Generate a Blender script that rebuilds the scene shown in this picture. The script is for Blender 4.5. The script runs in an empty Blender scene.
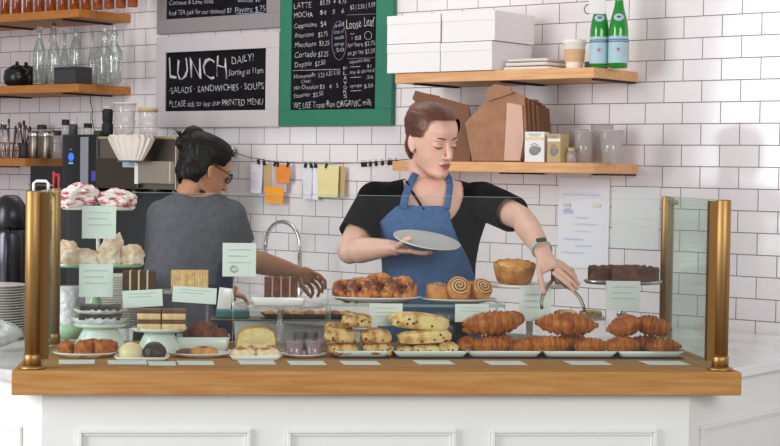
import bpy, bmesh, math, random
from mathutils import Vector, Matrix, noise, Euler
from math import sin, cos, pi, radians as RD
random.seed(7)
SC = bpy.context.scene
COL = SC.collection
H = 0.90                       # height of the wooden slab
# ------------------------------------------------------------------ camera
F_PX, YAW, PITCH, ROLL = 1641.0, 0.10325, 0.03185, 0.014646
CP = Vector((-0.45197, -4.43354, 0.54753 + H))
_f = Vector((sin(YAW)*cos(PITCH), cos(YAW)*cos(PITCH), -sin(PITCH)))
_r0 = Vector((cos(YAW), -sin(YAW), 0)); _u0 = _r0.cross(_f)
_r = _r0*cos(ROLL) + _u0*sin(ROLL); _u = -_r0*sin(ROLL) + _u0*cos(ROLL)
cd = bpy.data.cameras.new('camera'); cam = bpy.data.objects.new('camera', cd); COL.objects.link(cam)
cd.sensor_width = 36; cd.lens = 36*F_PX/780; cd.clip_end = 60
m = Matrix.Identity(4)
for i in range(3):
    m[i][0] = _r[i]; m[i][1] = _u[i]; m[i][2] = -_f[i]; m[i][3] = CP[i]
cam.matrix_world = m; SC.camera = cam
# ------------------------------------------------------------------ world, light, exposure
w = bpy.data.worlds.new('world'); SC.world = w; w.use_nodes = True
bg = w.node_tree.nodes['Background']; bg.inputs[0].default_value = (0.97, 0.97, 1.0, 1); bg.inputs[1].default_value = 0.42
def area(name, loc, target, sx, sy, power, col):
    l = bpy.data.lights.new(name, 'AREA'); l.shape = 'RECTANGLE'; l.size = sx; l.size_y = sy; l.energy = power; l.color = col
    o = bpy.data.objects.new(name, l); COL.objects.link(o); o.location = loc
    o.rotation_euler = (Vector(target)-Vector(loc)).to_track_quat('-Z', 'Z').to_euler(); return o
area('daylight_from_left', (-4.2, -1.5, 2.0), (0.6, -0.9, 1.3), 3.0, 2.0, 200, (0.97, 0.985, 1.0))
area('daylight_from_front', (1.9, -5.0, 2.6), (0.6, 0.6, 1.0), 3.0, 1.8, 135, (1.0, 0.985, 0.96))
area('warm_lamp', (-0.6, 1.9, 3.2), (-0.6, 1.9, 0), 1.6, 1.2, 16, (1.0, 0.86, 0.70))
SC.view_settings.view_transform = 'Standard'; SC.view_settings.look = 'None'
SC.view_settings.gamma = 1; SC.view_settings.use_curve_mapping = False; SC.view_settings.exposure = 0.0
SC.cycles.use_denoising = True; SC.cycles.max_bounces = 10; SC.cycles.transparent_max_bounces = 24
SC.cycles.caustics_reflective = False; SC.cycles.caustics_refractive = False
# ------------------------------------------------------------------ measuring from the photograph
WA, WO = 0.774012, 2.657865
WN = Vector((sin(WA), cos(WA), 0)); WD = Vector((cos(WA), -sin(WA), 0)); WOR = Vector((0, WO, 0))
def ray(u, v): return _f + _r*(u-390)/F_PX - _u*(v-223)/F_PX
def at(u, v, Y): d = ray(u, v); return CP + d*((Y-CP.y)/d.y)
def onz(u, v, z): d = ray(u, v); return CP + d*((z+H-CP.z)/d.z)
def wall(u, v, off=0.0):                    # (s along the wall, z) seen at a distance off the wall
    d = ray(u, v); P = CP + d*((WOR-WN*off-CP).dot(WN)/d.dot(WN)); return (P-WOR).dot(WD), P.z
def wp(s, off, z): P = WOR + WD*s - WN*off; return Vector((P.x, P.y, z))
# ------------------------------------------------------------------ materials
def lin(c): return c/12.92 if c <= 0.04045 else ((c+0.055)/1.055)**2.4
def hx(h): h = h.lstrip('#'); return tuple(lin(int(h[i:i+2], 16)/255) for i in (0, 2, 4)) + (1,)
def mat(name, c, rough=0.5, metal=0.0, c2=None, scale=20, bump=0.0, bscale=None, spec=None, stretch=(1, 1, 1), trans=0, emit=0, sss=0, attr=False, coat=0, detail=4, contrast=(0.35, 0.65), srot=None, sdiv=None):
    M = bpy.data.materials.new(name); M.use_nodes = True; nt = M.node_tree; N = nt.nodes; L = nt.links
    b = N['Principled BSDF']; b.inputs['Base Color'].default_value = hx(c); b.inputs['Roughness'].default_value = rough
    b.inputs['Metallic'].default_value = metal
    if spec is not None: b.inputs['Specular IOR Level'].default_value = spec
    if coat: b.inputs['Coat Weight'].default_value = coat; b.inputs['Coat Roughness'].default_value = 0.12
    if sss:
        b.inputs['Subsurface Weight'].default_value = sss; b.inputs['Subsurface Radius'].default_value = (0.012, 0.006, 0.003); b.inputs['Subsurface Scale'].default_value = 0.6
    if trans: b.inputs['Transmission Weight'].default_value = trans
    if emit: b.inputs['Emission Color'].default_value = hx(c); b.inputs['Emission Strength'].default_value = emit
    if c2 or bump:
        tc = N.new('ShaderNodeTexCoord'); mp = N.new('ShaderNodeMapping'); mp.inputs['Scale'].default_value = stretch
        if srot is not None: mp.vector_type = 'TEXTURE'; mp.inputs['Rotation'].default_value = (0, 0, srot); mp.inputs['Scale'].default_value = sdiv
        L.new(tc.outputs['Object'], mp.inputs[0])
    src = None
    if attr:
        at_ = N.new('ShaderNodeAttribute'); at_.attribute_name = 'Tone'; src = at_.outputs['Color']
    if c2:
        n = N.new('ShaderNodeTexNoise'); n.inputs['Scale'].default_value = scale; n.inputs['Detail'].default_value = detail; L.new(mp.outputs[0], n.inputs[0])
        r = N.new('ShaderNodeValToRGB'); r.color_ramp.elements[0].color = hx(c); r.color_ramp.elements[1].color = hx(c2)
        r.color_ramp.elements[0].position, r.color_ramp.elements[1].position = contrast
        L.new(n.outputs[0], r.inputs[0])
        if src:
            mx = N.new('ShaderNodeMix'); mx.data_type = 'RGBA'; mx.blend_type = 'MULTIPLY'; mx.inputs[0].default_value = 1
            L.new(r.outputs[0], mx.inputs[6]); L.new(src, mx.inputs[7]); L.new(mx.outputs[2], b.inputs['Base Color'])
        else: L.new(r.outputs[0], b.inputs['Base Color'])
    elif src: L.new(src, b.inputs['Base Color'])
    if bump:
        n2 = N.new('ShaderNodeTexNoise'); n2.inputs['Scale'].default_value = bscale or scale*2; n2.inputs['Detail'].default_value = 5; L.new(mp.outputs[0], n2.inputs[0])
        bp = N.new('ShaderNodeBump'); bp.inputs['Distance'].default_value = bump; bp.inputs['Strength'].default_value = 0.8
        L.new(n2.outputs[0], bp.inputs['Height']); L.new(bp.outputs[0], b.inputs['Normal'])
    return M
def glassmat(name, tint, refl=0.06, rough=0.02, alpha=0.0, film=None, fres=0.4):
    """clear thin glass: transparent with a Fresnel reflection, optionally slightly filmed"""
    M = bpy.data.materials.new(name); M.use_nodes = True; nt = M.node_tree; N = nt.nodes; L = nt.links
    N.remove(N['Principled BSDF']); out = N['Material Output']
    t = N.new('ShaderNodeBsdfTransparent'); t.inputs[0].default_value = hx(tint)
    g = N.new('ShaderNodeBsdfGlossy'); g.inputs['Roughness'].default_value = rough; g.inputs[0].default_value = (0.9, 0.9, 0.9, 1)
    fr = N.new('ShaderNodeFresnel'); fr.inputs[0].default_value = 1.45
    mu = N.new('ShaderNodeMath'); mu.operation = 'ADD'; mu.operation = 'MULTIPLY_ADD'; mu.inputs[1].default_value = fres; mu.inputs[2].default_value = refl - 0.03; mu.use_clamp = True
    L.new(fr.outputs[0], mu.inputs[0]); m1 = N.new('ShaderNodeMixShader'); L.new(mu.outputs[0], m1.inputs[0]); L.new(t.outputs[0], m1.inputs[1]); L.new(g.outputs[0], m1.inputs[2])
    last = m1
    if alpha:
        d = N.new('ShaderNodeBsdfDiffuse'); d.inputs[0].default_value = hx(film or 'e8eef0'); m2 = N.new('ShaderNodeMixShader'); m2.inputs[0].default_value = alpha
        L.new(m1.outputs[0], m2.inputs[1]); L.new(d.outputs[0], m2.inputs[2]); last = m2
    L.new(last.outputs[0], out.inputs[0]); return M
M = {}
def tile_mat():
    T = bpy.data.materials.new('subway_tile'); T.use_nodes = True; nt = T.node_tree; N = nt.nodes; L = nt.links; b = N['Principled BSDF']
    tc = N.new('ShaderNodeTexCoord'); sp = N.new('ShaderNodeSeparateXYZ'); cb = N.new('ShaderNodeCombineXYZ'); L.new(tc.outputs['Object'], sp.inputs[0])
    ax = N.new('ShaderNodeMath'); ax.operation = 'ADD'; ax.inputs[1].default_value = 20*0.1544 - 1.566 + 0.0772
    az = N.new('ShaderNodeMath'); az.operation = 'ADD'; az.inputs[1].default_value = 40*0.0782 - (0.5007 + H) - 0.0782*3
    L.new(sp.outputs[0], ax.inputs[0]); L.new(sp.outputs[2], az.inputs[0]); L.new(ax.outputs[0], cb.inputs[0]); L.new(az.outputs[0], cb.inputs[1])
    br = N.new('ShaderNodeTexBrick'); L.new(cb.outputs[0], br.inputs[0]); br.offset = 0.5; br.offset_frequency = 2
    for k, v in (('Scale', 1), ('Mortar Size', 0.0017), ('Mortar Smooth', 0.15), ('Bias', 0), ('Brick Width', 0.1544), ('Row Height', 0.0782)): br.inputs[k].default_value = v
    br.inputs['Color1'].default_value = hx('ece6e9'); br.inputs['Color2'].default_value = hx('e6e0e3'); br.inputs['Mortar'].default_value = hx('756b70')
    L.new(br.outputs['Color'], b.inputs['Base Color'])
    rr = N.new('ShaderNodeMapRange'); L.new(br.outputs['Fac'], rr.inputs[0]); rr.inputs[3].default_value = 0.10; rr.inputs[4].default_value = 0.8; L.new(rr.outputs[0], b.inputs['Roughness'])
    n = N.new('ShaderNodeTexNoise'); n.inputs['Scale'].default_value = 9; L.new(tc.outputs['Object'], n.inputs[0])
    ad = N.new('ShaderNodeMath'); ad.operation = 'MULTIPLY_ADD'; ad.inputs[1].default_value = 0.25; L.new(n.outputs[0], ad.inputs[0])
    iv = N.new('ShaderNodeMath'); iv.operation = 'SUBTRACT'; iv.inputs[0].default_value = 1; L.new(br.outputs['Fac'], iv.inputs[1]); L.new(iv.outputs[0], ad.inputs[2])
    bp = N.new('ShaderNodeBump'); bp.inputs['Distance'].default_value = 0.0012; bp.inputs['Strength'].default_value = 0.7; L.new(ad.outputs[0], bp.inputs['Height']); L.new(bp.outputs[0], b.inputs['Normal'])
    return T
M['tile'] = tile_mat()
M['white'] = mat('white_paint', 'e3e5e2', 0.45)
M['wing_white'] = M['white']
M['slab'] = mat('slab_wood', 'ab7843', 0.6, c2='b98c58', scale=6, stretch=(1, 14, 14), bump=0.0006, bscale=60, spec=0.06)
M['shelf_wood'] = mat('shelf_wood', 'd59a63', 0.5, c2='e6b27e', scale=7, stretch=(1, 12, 12))
M['shelf_dark'] = mat('dark_shelf_wood', 'ac6a2c', 0.5, c2='c07c38', scale=7, stretch=(1, 12, 12))
M['brass'] = mat('brushed_brass', 'b8935f', 0.48, 1.0, c2='a27c4c', scale=5, stretch=(30, 30, 1))
M['brass_dark'] = mat('aged_brass', '7a5a36', 0.55, 1.0)
M['glass'] = glassmat('case_glass', 'fbfdfc', 0.045, 0.01, 0.0)
M['glass_side'] = glassmat('side_glass', 'eef6f1', 0.05, 0.02, 0.03, 'e0f0e8', 0.15)
M['shelf_glass'] = glassmat('shelf_glass', 'f2f8f5', 0.06, 0.02, 0.0)
M['clear'] = glassmat('clear_glass', 'f2f5f4', 0.08, 0.03, 0.08, 'e8ecec', 0.25)
M['bottle'] = glassmat('bottle_glass', 'e2e8e5', 0.12, 0.03, 0.10, 'e8ecec', 0.55)
M['clear2'] = glassmat('clear_plastic', 'f5f3f2', 0.08, 0.08, 0.20, 'eeeceb', 0.2)
M['gedge'] = glassmat('glass_edge', 'eaf4ef', 0.08, 0.05, 0.22, 'cfe0d8')
M['marble'] = mat('marble', 'e3e2e3', 0.16, c2='bfbdc0', scale=5, detail=8, contrast=(0.5, 0.72))
M['china'] = mat('white_china', 'f5f4f0', 0.2, coat=0.3)
M['grey_china'] = mat('grey_rim_china', 'd9d6cf', 0.25)
M['mint_china'] = mat('mint_china', 'dde7e1', 0.25, coat=0.2)
M['jade'] = mat('jade_glass', 'aed7b0', 0.2, coat=0.4)
M['card'] = mat('mint_card', 'e0e9e3', 0.7)
M['ink'] = mat('faded_ink', 'b4c7bf', 0.8)
M['silver'] = mat('silver', 'c9c9c6', 0.22, 1.0)
M['steel'] = mat('brushed_steel', '8b8276', 0.35, 1.0)
M['steel2'] = mat('panel_steel', 'b3a798', 0.4, 0.75)
M['black'] = mat('black_plastic', '15151a', 0.3)
M['blackm'] = mat('matte_black', '1d1d20', 0.75)
M['darkgrey'] = mat('dark_grey', '3a393d', 0.6)
M['silverpaint'] = mat('silver_plastic', '8e8f99', 0.35)
M['blue_led'] = mat('blue_display', '2f66d8', 0.4, emit=0.9)
M['purple_led'] = mat('violet_display', '3d3a9a', 0.4, emit=0.35)
M['chalk_black'] = mat('chalkboard', '131217', 0.9, c2='1b1a20', scale=12, spec=0.12)
M['chalk'] = mat('chalk', 'cac6cc', 0.9, c2='8d8a92', scale=160, contrast=(0.45, 0.75))
M['chalkblue'] = mat('pale_blue_chalk', 'a9b4cc', 0.9)
M['chalkpink'] = mat('pink_chalk', '94708a', 0.9)
M['frame_grey'] = mat('dark_frame_paint', '8a8486', 0.55)
M['frame_light'] = mat('light_frame_paint', 'c2bbbf', 0.55)
M['frame_green'] = mat('green_frame_paint', '22735a', 0.5)
M['boxwhite'] = mat('white_card_box', 'ece8e9', 0.65)
M['boxshade'] = mat('cream_card_box', 'e4dcd2', 0.7)
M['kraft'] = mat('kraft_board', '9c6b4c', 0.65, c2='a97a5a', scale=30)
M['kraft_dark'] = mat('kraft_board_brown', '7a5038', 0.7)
M['kraft_in'] = mat('kraft_lining', 'c79a80', 0.35)
M['paper'] = mat('white_paper', 'e9e9f2', 0.8)
M['paper2'] = mat('tinted_paper', 'dfdde6', 0.8)
M['sleeve'] = mat('plastic_sleeve', 'e2e4e3', 0.25)
M['orange'] = mat('orange_note', 'e58a3c', 0.8)
M['orange2'] = mat('bright_orange_note', 'f5a02c', 0.8)
M['yellow'] = mat('pale_yellow_note', 'e6d9a0', 0.8)
M['tan'] = mat('tan_card', 'bfa778', 0.8)
M['greenglass'] = mat('green_glass', '1f9a2c', 0.08, trans=0.25, coat=0.5)
M['amber'] = mat('amber_glass', '7a3410', 0.12, coat=0.5, c2='a2521d', scale=25)
M['label'] = mat('pale_blue_label', 'a9c8d2', 0.6); M['labeldark'] = mat('navy_print', '43577f', 0.6); M['labelred'] = mat('red_star', 'd2584a', 0.6)
M['red'] = mat('red_plastic', 'b81f2c', 0.35)
M['cup'] = mat('cup_paper', 'eee6dc', 0.6); M['cupsleeve'] = mat('cup_sleeve', 'd2ad84', 0.7)
M['skin'] = mat('fair_skin', 'dfae9b', 0.48, sss=0.12, c2='e6b9a6', scale=25)
M['lips'] = mat('lips', 'b96a60', 0.4)
M['skin2'] = mat('tan_skin', 'b5815f', 0.5, sss=0.10, c2='bd8a68', scale=25)
M['hair_red'] = mat('auburn_hair', '4b2a1c', 0.42, c2='6c3822', scale=28, stretch=(1, 0.35, 1), bump=0.002, bscale=120, srot=RD(31), sdiv=(1, 9, 2))
M['hair_black'] = mat('black_hair', '080606', 0.5, spec=0.25, c2='17110f', scale=35, bump=0.003, bscale=110, srot=RD(118), sdiv=(1, 7, 2))
M['brow'] = mat('brown_brow', '6b4230', 0.8)
M['lash'] = mat('dark_lashes', '35211b', 0.8)
M['shirt_black'] = mat('black_cotton', '0f0e11', 0.95, spec=0.15)
M['shirt_grey'] = mat('grey_cotton', '56575e', 0.95, spec=0.15, c2='5f6067', scale=40)
M['denim'] = mat('blue_denim', '3f5f8c', 0.85, c2='4a6b99', scale=60, bump=0.0004, bscale=300)
M['navy'] = mat('navy_cotton', '23263f', 0.9)
M['trouser'] = mat('dark_trousers', '202127', 0.9)
M['watch'] = mat('mint_strap', 'a5cdbf', 0.6)
M['lens'] = glassmat('spectacle_lens', 'e9ecef', 0.12, 0.02, 0.12)
M['teal'] = mat('teal_plastic', '4f8f8e', 0.5)
M['floor'] = mat('floor_concrete', '8a8580', 0.6, c2='95908a', scale=3)
# foods
M['croissant'] = mat('croissant_crust', 'fff6e6', 0.45, c2='c09a68', scale=30, bump=0.0025, bscale=130, attr=True, coat=0.15, spec=0.3)
M['scone'] = mat('scone_crust', 'a86c28', 0.7, c2='e8c27e', scale=38, contrast=(0.40, 0.58), bump=0.004, bscale=110)
M['fruit_scone'] = mat('fruit_scone_crumb', 'c48c40', 0.7, c2='f0d690', scale=26, contrast=(0.38, 0.54), bump=0.003, bscale=100)
M['berry'] = mat('dried_berry', '3c1f1c', 0.5)
M['cocoa'] = mat('cinnamon_dust', '8f4316', 0.9, c2='c47434', scale=60, bump=0.002, bscale=160)
M['cream_dome'] = mat('cream_coating', 'e9cf9b', 0.45, c2='f0dcb2', scale=15)
M['dark_choc'] = mat('dark_chocolate', '33211d', 0.45, c2='4a3129', scale=60, bump=0.0012, bscale=150)
M['choc'] = mat('milk_chocolate_layer', '5b3420', 0.5, c2='6f4329', scale=40)
M['biscuit'] = mat('biscuit_layer', 'd9b27c', 0.75, c2='e8cb9c', scale=50, bump=0.001, bscale=140)
M['cookie'] = mat('cookie_dough', 'b87336', 0.75, c2='dba262', scale=45, bump=0.003, bscale=110)
M['brownie'] = mat('brownie', '5c2a14', 0.65, c2='8c4a28', scale=50, bump=0.004, bscale=110)
M['eclair'] = mat('pale_pastry', 'e9c489', 0.6, c2='fbeccb', scale=34, bump=0.003, bscale=90)
M['glaze'] = mat('toffee_glaze', 'b5691f', 0.3)
M['cake_crust'] = mat('cake_crust', 'a8763a', 0.7, c2='c79a58', scale=40, bump=0.002)
M['cake_crumb'] = mat('yellow_crumb', 'e3c982', 0.8, c2='efdca2', scale=60, bump=0.001, bscale=200)
M['pinkcream'] = mat('berry_cream', '9c6f85', 0.45, c2='b98a9c', scale=20)
M['bun'] = mat('sticky_bun', '7a3208', 0.35, c2='d88434', scale=42, bump=0.006, bscale=85, coat=0.25, contrast=(0.42, 0.62))
M['roll'] = mat('cinnamon_roll', 'c07838', 0.45, c2='dba062', scale=20, bump=0.002, bscale=90)
M['rollswirl'] = mat('swirl_filling', '7a4420', 0.6); M['rollice'] = mat('roll_crumb', 'e6c792', 0.6)
M['pie'] = mat('pie_crust', 'a35f2a', 0.5, c2='d49a55', scale=25, bump=0.003, bscale=80)
M['pielining'] = mat('golden_filling', 'd98c3a', 0.4, c2='f0bb6b', scale=40, bump=0.004, bscale=60)
M['chococake'] = mat('chocolate_torte', '4c2418', 0.6, c2='784430', scale=40, bump=0.004, bscale=90)
M['meringue'] = mat('meringue', 'd9b184', 0.7, c2='f5e9db', scale=32, bump=0.004, bscale=30)
M['pinkmeringue'] = mat('raspberry_meringue', 'f3e6dc', 0.65, c2='b83c5c', scale=38, bump=0.005, bscale=50, contrast=(0.50, 0.62), stretch=(1, 1, 2.2))
M['sponge_dark'] = mat('dark_sponge', '3d2412', 0.8, c2='54341b', scale=60); M['sponge_gold'] = mat('golden_sponge', 'd6a65e', 0.8, c2='e8c483', scale=60)
M['icing'] = mat('cream_icing', 'dcc394', 0.5); M['icing_pink'] = mat('pink_icing', 'c09080', 0.5); M['icing_berry'] = mat('berry_icing', 'cf9a80', 0.6, c2='efdcae', scale=70)
M['plastic_wrap'] = mat('plastic_wrap', 'e2e4e6', 0.15, c2='c9ccd0', scale=20, bump=0.01, bscale=40)
M['filter'] = mat('coffee_filter_paper', 'ece2d8', 0.85)
# ------------------------------------------------------------------ mesh helpers
class MB:
    """collects shapes; each call may carry a material slot; build() links ONE mesh object"""
    def __init__(s): s.v = []; s.f = []; s.mi = []; s.sm = []; s.col = None
    def add(s, vs, fs, mi=0, smooth=True):
        o = len(s.v); s.v += [tuple(v) for v in vs]; s.f += [tuple(i+o for i in f) for f in fs]; s.mi += [mi]*len(fs); s.sm += [smooth]*len(fs); return s
    def box(s, c, size, rot=None, mi=0, taper=1.0):
        a, b, d = (x/2 for x in size); vs = []
        for z, k in ((-d, 1), (d, taper)):
            for x, y in ((-a, -b), (a, -b), (a, b), (-a, b)): vs.append(Vector((x*k, y*k, z)))
        if rot is not None: R = rot.to_matrix() if isinstance(rot, Euler) else rot; vs = [R @ v for v in vs]
        vs = [v+Vector(c) for v in vs]
        return s.add(vs, [(3, 2, 1, 0), (4, 5, 6, 7), (0, 1, 5, 4), (1, 2, 6, 5), (2, 3, 7, 6), (3, 0, 4, 7)], mi, False)
    def rbox(s, c, size, r, seg=3, rot=None, mi=0, zr=None):
        """box with rounded vertical edges and softened top and bottom"""
        a, b, d = (x/2 for x in size); r = min(r, a*0.98, b*0.98); zr = zr if zr is not None else min(r*0.4, d*0.9)
        def ring(z, ins):
            out = []
            for cx, cy, a0 in ((a-r, b-r, 0), (-a+r, b-r, pi/2), (-a+r, -b+r, pi), (a-r, -b+r, 3*pi/2)):
                for k in range(seg+1):
                    t = a0+k*pi/2/seg; out.append(Vector((cx+(r-ins)*cos(t), cy+(r-ins)*sin(t), z)))
            return out
        levels = [(-d, zr*0.9), (-d+zr*0.3, zr*0.25), (-d+zr, 0), (d-zr, 0), (d-zr*0.3, zr*0.25), (d, zr*0.9)]
        return s.rings([ring(z, min(i, r*0.95)) for z, i in levels], c, rot, mi)
    def rings(s, rs, c=(0, 0, 0), rot=None, mi=0, caps=True, smooth=True):
        n = len(rs[0]); vs = [Vector(p) for r in rs for p in r]
        if rot is not None: R = rot.to_matrix() if isinstance(rot, Euler) else rot; vs = [R @ v for v in vs]
        vs = [v+Vector(c) for v in vs]; fs = []
        for i in range(len(rs)-1):
            for k in range(n): a = i*n+k; b = i*n+(k+1) % n; fs.append((a, b, b+n, a+n))
        if caps: fs.append(tuple(range(n-1, -1, -1))); fs.append(tuple((len(rs)-1)*n+k for k in range(n)))
        return s.add(vs, fs, mi, smooth)
    def lathe(s, prof, c=(0, 0, 0), seg=24, rot=None, mi=0, sx=1, sy=1, caps=True, smooth=True):
        return s.rings([[Vector((max(r, 1e-5)*cos(2*pi*k/seg)*sx, max(r, 1e-5)*sin(2*pi*k/seg)*sy, z)) for k in range(seg)] for r, z in prof], c, rot, mi, caps, smooth)
    def tube(s, pts, rad, seg=10, mi=0, flat=1.0, up=None):
        pts = [Vector(p) for p in pts]; n = len(pts)
        if not hasattr(rad, '__len__'): rad = [rad]*n
        rs = []; px = None
        for i, p in enumerate(pts):
            t = (pts[min(i+1, n-1)]-pts[max(i-1, 0)]).normalized()
            if px is None:
                q = Vector(up) if up else (Vector((0, 0, 1)) if abs(t.z) < 0.9 else Vector((0, 1, 0)))
                px = (q - t*q.dot(t)).normalized()
            else: px = (px - t*px.dot(t)).normalized()
            py = t.cross(px); r = rad[i]; ra, rb = r if hasattr(r, '__len__') else (r, r*flat)
            rs.append([p+px*(ra*cos(2*pi*k/seg))+py*(rb*sin(2*pi*k/seg)) for k in range(seg)])
        return s.rings(rs, mi=mi)
    def ball(s, c, r, seg=20, rings=12, mi=0, rot=None, fn=None):
        r = (r, r, r) if not hasattr(r, '__len__') else r; rs = []
        for i in range(rings+1):
            ph = -pi/2 + pi*i/rings; cr = max(cos(ph), 0.002)
            row = []
            for k in range(seg):
                d = Vector((cr*cos(2*pi*k/seg), cr*sin(2*pi*k/seg), sin(ph)))
                q = fn(d) if fn else 1.0; row.append(Vector((d.x*r[0]*q, d.y*r[1]*q, d.z*r[2]*q)))
            rs.append(row)
        return s.rings(rs, c, rot, mi)
    def prism(s, poly, z0, z1, mi=0, plane='xy', smooth=False):
        def mk(p, z): return Vector((p[0], p[1], z)) if plane == 'xy' else (Vector((p[0], z, p[1])) if plane == 'xz' else Vector((z, p[0], p[1])))
        n = len(poly); vs = [mk(p, z0) for p in poly]+[mk(p, z1) for p in poly]
        fs = [tuple(range(n-1, -1, -1)), tuple(range(n, 2*n))]+[(k, (k+1) % n, (k+1) % n+n, k+n) for k in range(n)]
        return s.add(vs, fs, mi, smooth)
    def build(s, name, mats, parent=None, loc=None, rotz=0, bevel=0, weld=False):
        me = bpy.data.meshes.new(name); me.from_pydata(s.v, [], s.f)
        for mm in (mats if isinstance(mats, (list, tuple)) else [mats]): me.materials.append(mm)
        me.polygons.foreach_set('material_index', s.mi); me.polygons.foreach_set('use_smooth', s.sm)
        bm = bmesh.new(); bm.from_mesh(me); bmesh.ops.recalc_face_normals(bm, faces=bm.faces); bm.to_mesh(me); bm.free()
        if s.col is not None:
            ca = me.color_attributes.new('Tone', 'FLOAT_COLOR', 'POINT'); ca.data.foreach_set('color', [x for c in s.col for x in c])
        me.update(); o = bpy.data.objects.new(name, me); COL.objects.link(o); o.parent = parent
        if loc is not None: o.location = loc
        if rotz: o.rotation_euler = (0, 0, rotz)
        if bevel:
            bv = o.modifiers.new('bevel', 'BEVEL'); bv.width = bevel; bv.segments = 2; bv.limit_method = 'ANGLE'
        return o
def tag(o, label=None, cat=None, group=None, kind=None):
    if cat in ('counter', 'counter top') and not kind: kind = 'thing'
    if label: o['label'] = label
    if cat: o['category'] = cat
    if group: o['group'] = group
    if kind: o['kind'] = kind
    return o
def thing(name, loc, label, cat, group=None, rotz=0):
    o = bpy.data.objects.new(name, None); COL.objects.link(o); o.location = loc; o.rotation_euler = (0, 0, rotz); o.empty_display_size = 0.05
    return tag(o, label, cat, group)
def copy_tree(o, parent=None):
    c = o.copy(); COL.objects.link(c); c.parent = parent
    for ch in list(o.children): copy_tree(ch, c)
    return c
def evalmesh(o):
    bpy.context.view_layer.update(); dg = bpy.context.evaluated_depsgraph_get(); me = bpy.data.meshes.new_from_object(o.evaluated_get(dg)); return me
def text_mesh(body, shear=0.0):
    cu = bpy.data.curves.new('lettering', 'FONT'); cu.body = body; cu.size = 1; cu.shear = shear; cu.resolution_u = 2; cu.offset = -0.010
    o = bpy.data.objects.new('lettering', cu); COL.objects.link(o); me = evalmesh(o); bpy.data.objects.remove(o); bpy.data.curves.remove(cu); return me
def write(body, x0, x1, z0, h, y, name, material, parent, z1=None, shear=0.0, vert=False):
    """lettering in a local xz plane, baseline from (x0,z0) to (x1,z1), capital height h, lying at local y"""
    me = text_mesh(body, shear); xs = [v.co.x for v in me.vertices]; ys = [v.co.y for v in me.vertices]
    a, b = min(xs), max(xs); k = (x1-x0)/(b-a); kz = h/0.70; z1 = z0 if z1 is None else z1
    for v in me.vertices:
        t = (v.co.x-a)/(b-a); X = x0+t*(x1-x0); Z = z0+(z1-z0)*t+v.co.y*kz
        if vert: X, Z = x0 - v.co.y*kz, z0 + (v.co.x-a)*k if False else z0+t*(x1-x0)
        Z += h*(.07*sin(X*61+z0*40)+.04*sin(X*143+1)); X += h*.05*sin(Z*170+X*9)
        v.co = (X, y, Z)
    bm = bmesh.new(); bm.from_mesh(me); r = bmesh.ops.extrude_face_region(bm, geom=bm.faces[:])
    bmesh.ops.translate(bm, vec=(0, -0.0006, 0), verts=[g for g in r['geom'] if isinstance(g, bmesh.types.BMVert)])
    bmesh.ops.recalc_face_normals(bm, faces=bm.faces); bm.to_mesh(me); bm.free()
    me.materials.clear(); me.materials.append(material); me.name = name
    o = bpy.data.objects.new(name, me); COL.objects.link(o); o.parent = parent; return o
def remesh(mb, name, mats, voxel, smooth=4, parent=None, keep=None, thick=0, edit=None, factor=0.5):
    """fuse overlapping closed shapes into one continuous surface; keep(co, no) optionally trims it to a garment"""
    o = mb.build('tmp', mats); md = o.modifiers.new('r', 'REMESH'); md.mode = 'VOXEL'; md.voxel_size = voxel; md.use_smooth_shade = True
    if smooth:
        ms = o.modifiers.new('s', 'SMOOTH'); ms.iterations = smooth; ms.factor = factor
    me = evalmesh(o); bpy.data.objects.remove(o); me.name = name
    if not me.materials:
        for mm in (mats if isinstance(mats, (list, tuple)) else [mats]): me.materials.append(mm)
    if keep:
        bm = bmesh.new(); bm.from_mesh(me); bm.normal_update()
        bmesh.ops.delete(bm, geom=[f for f in bm.faces if not keep(f.calc_center_median(), f.normal)], context='FACES')
        for _ in range(3):
            bv = [v for v in bm.verts if v.is_boundary]
            new = {v: sum((e.other_vert(v).co for e in v.link_edges if e.is_boundary), Vector())/max(1, sum(1 for e in v.link_edges if e.is_boundary)) for v in bv}
            for v, c in new.items(): v.co = v.co*0.4+c*0.6
        bm.to_mesh(me); bm.free()
    if edit: edit(me)
    for p in me.polygons: p.use_smooth = True
    ob = bpy.data.objects.new(name, me); COL.objects.link(ob); ob.parent = parent
    if thick:
        sd = ob.modifiers.new('cloth', 'SOLIDIFY'); sd.thickness = thick; sd.offset = 1
    return ob
def bw(mb, name, mats, parent=None, **k):
    """build a part whose vertices were given in world coordinates, under its (possibly turned) parent"""
    if parent is not None:
        inv = (Matrix.Translation(parent.location) @ parent.rotation_euler.to_matrix().to_4x4()).inverted(); mb.v = [tuple(inv @ Vector(v)) for v in mb.v]
    return mb.build(name, mats, parent, **k)
# ================================================================== SETTING
o = MB().box((0, 0.06, 1.6), (9, 0.12, 3.2), mi=0).build('wall_back', M['tile'], loc=(WOR.x, WOR.y, 0), rotz=-WA); tag(o, kind='structure')
# the tile pattern reads object coordinates: x along the wall, z up
o = MB().box((0, 0.5, -0.05), (9, 12, 0.1)).build('floor', M['floor']); tag(o, kind='structure')
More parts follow.
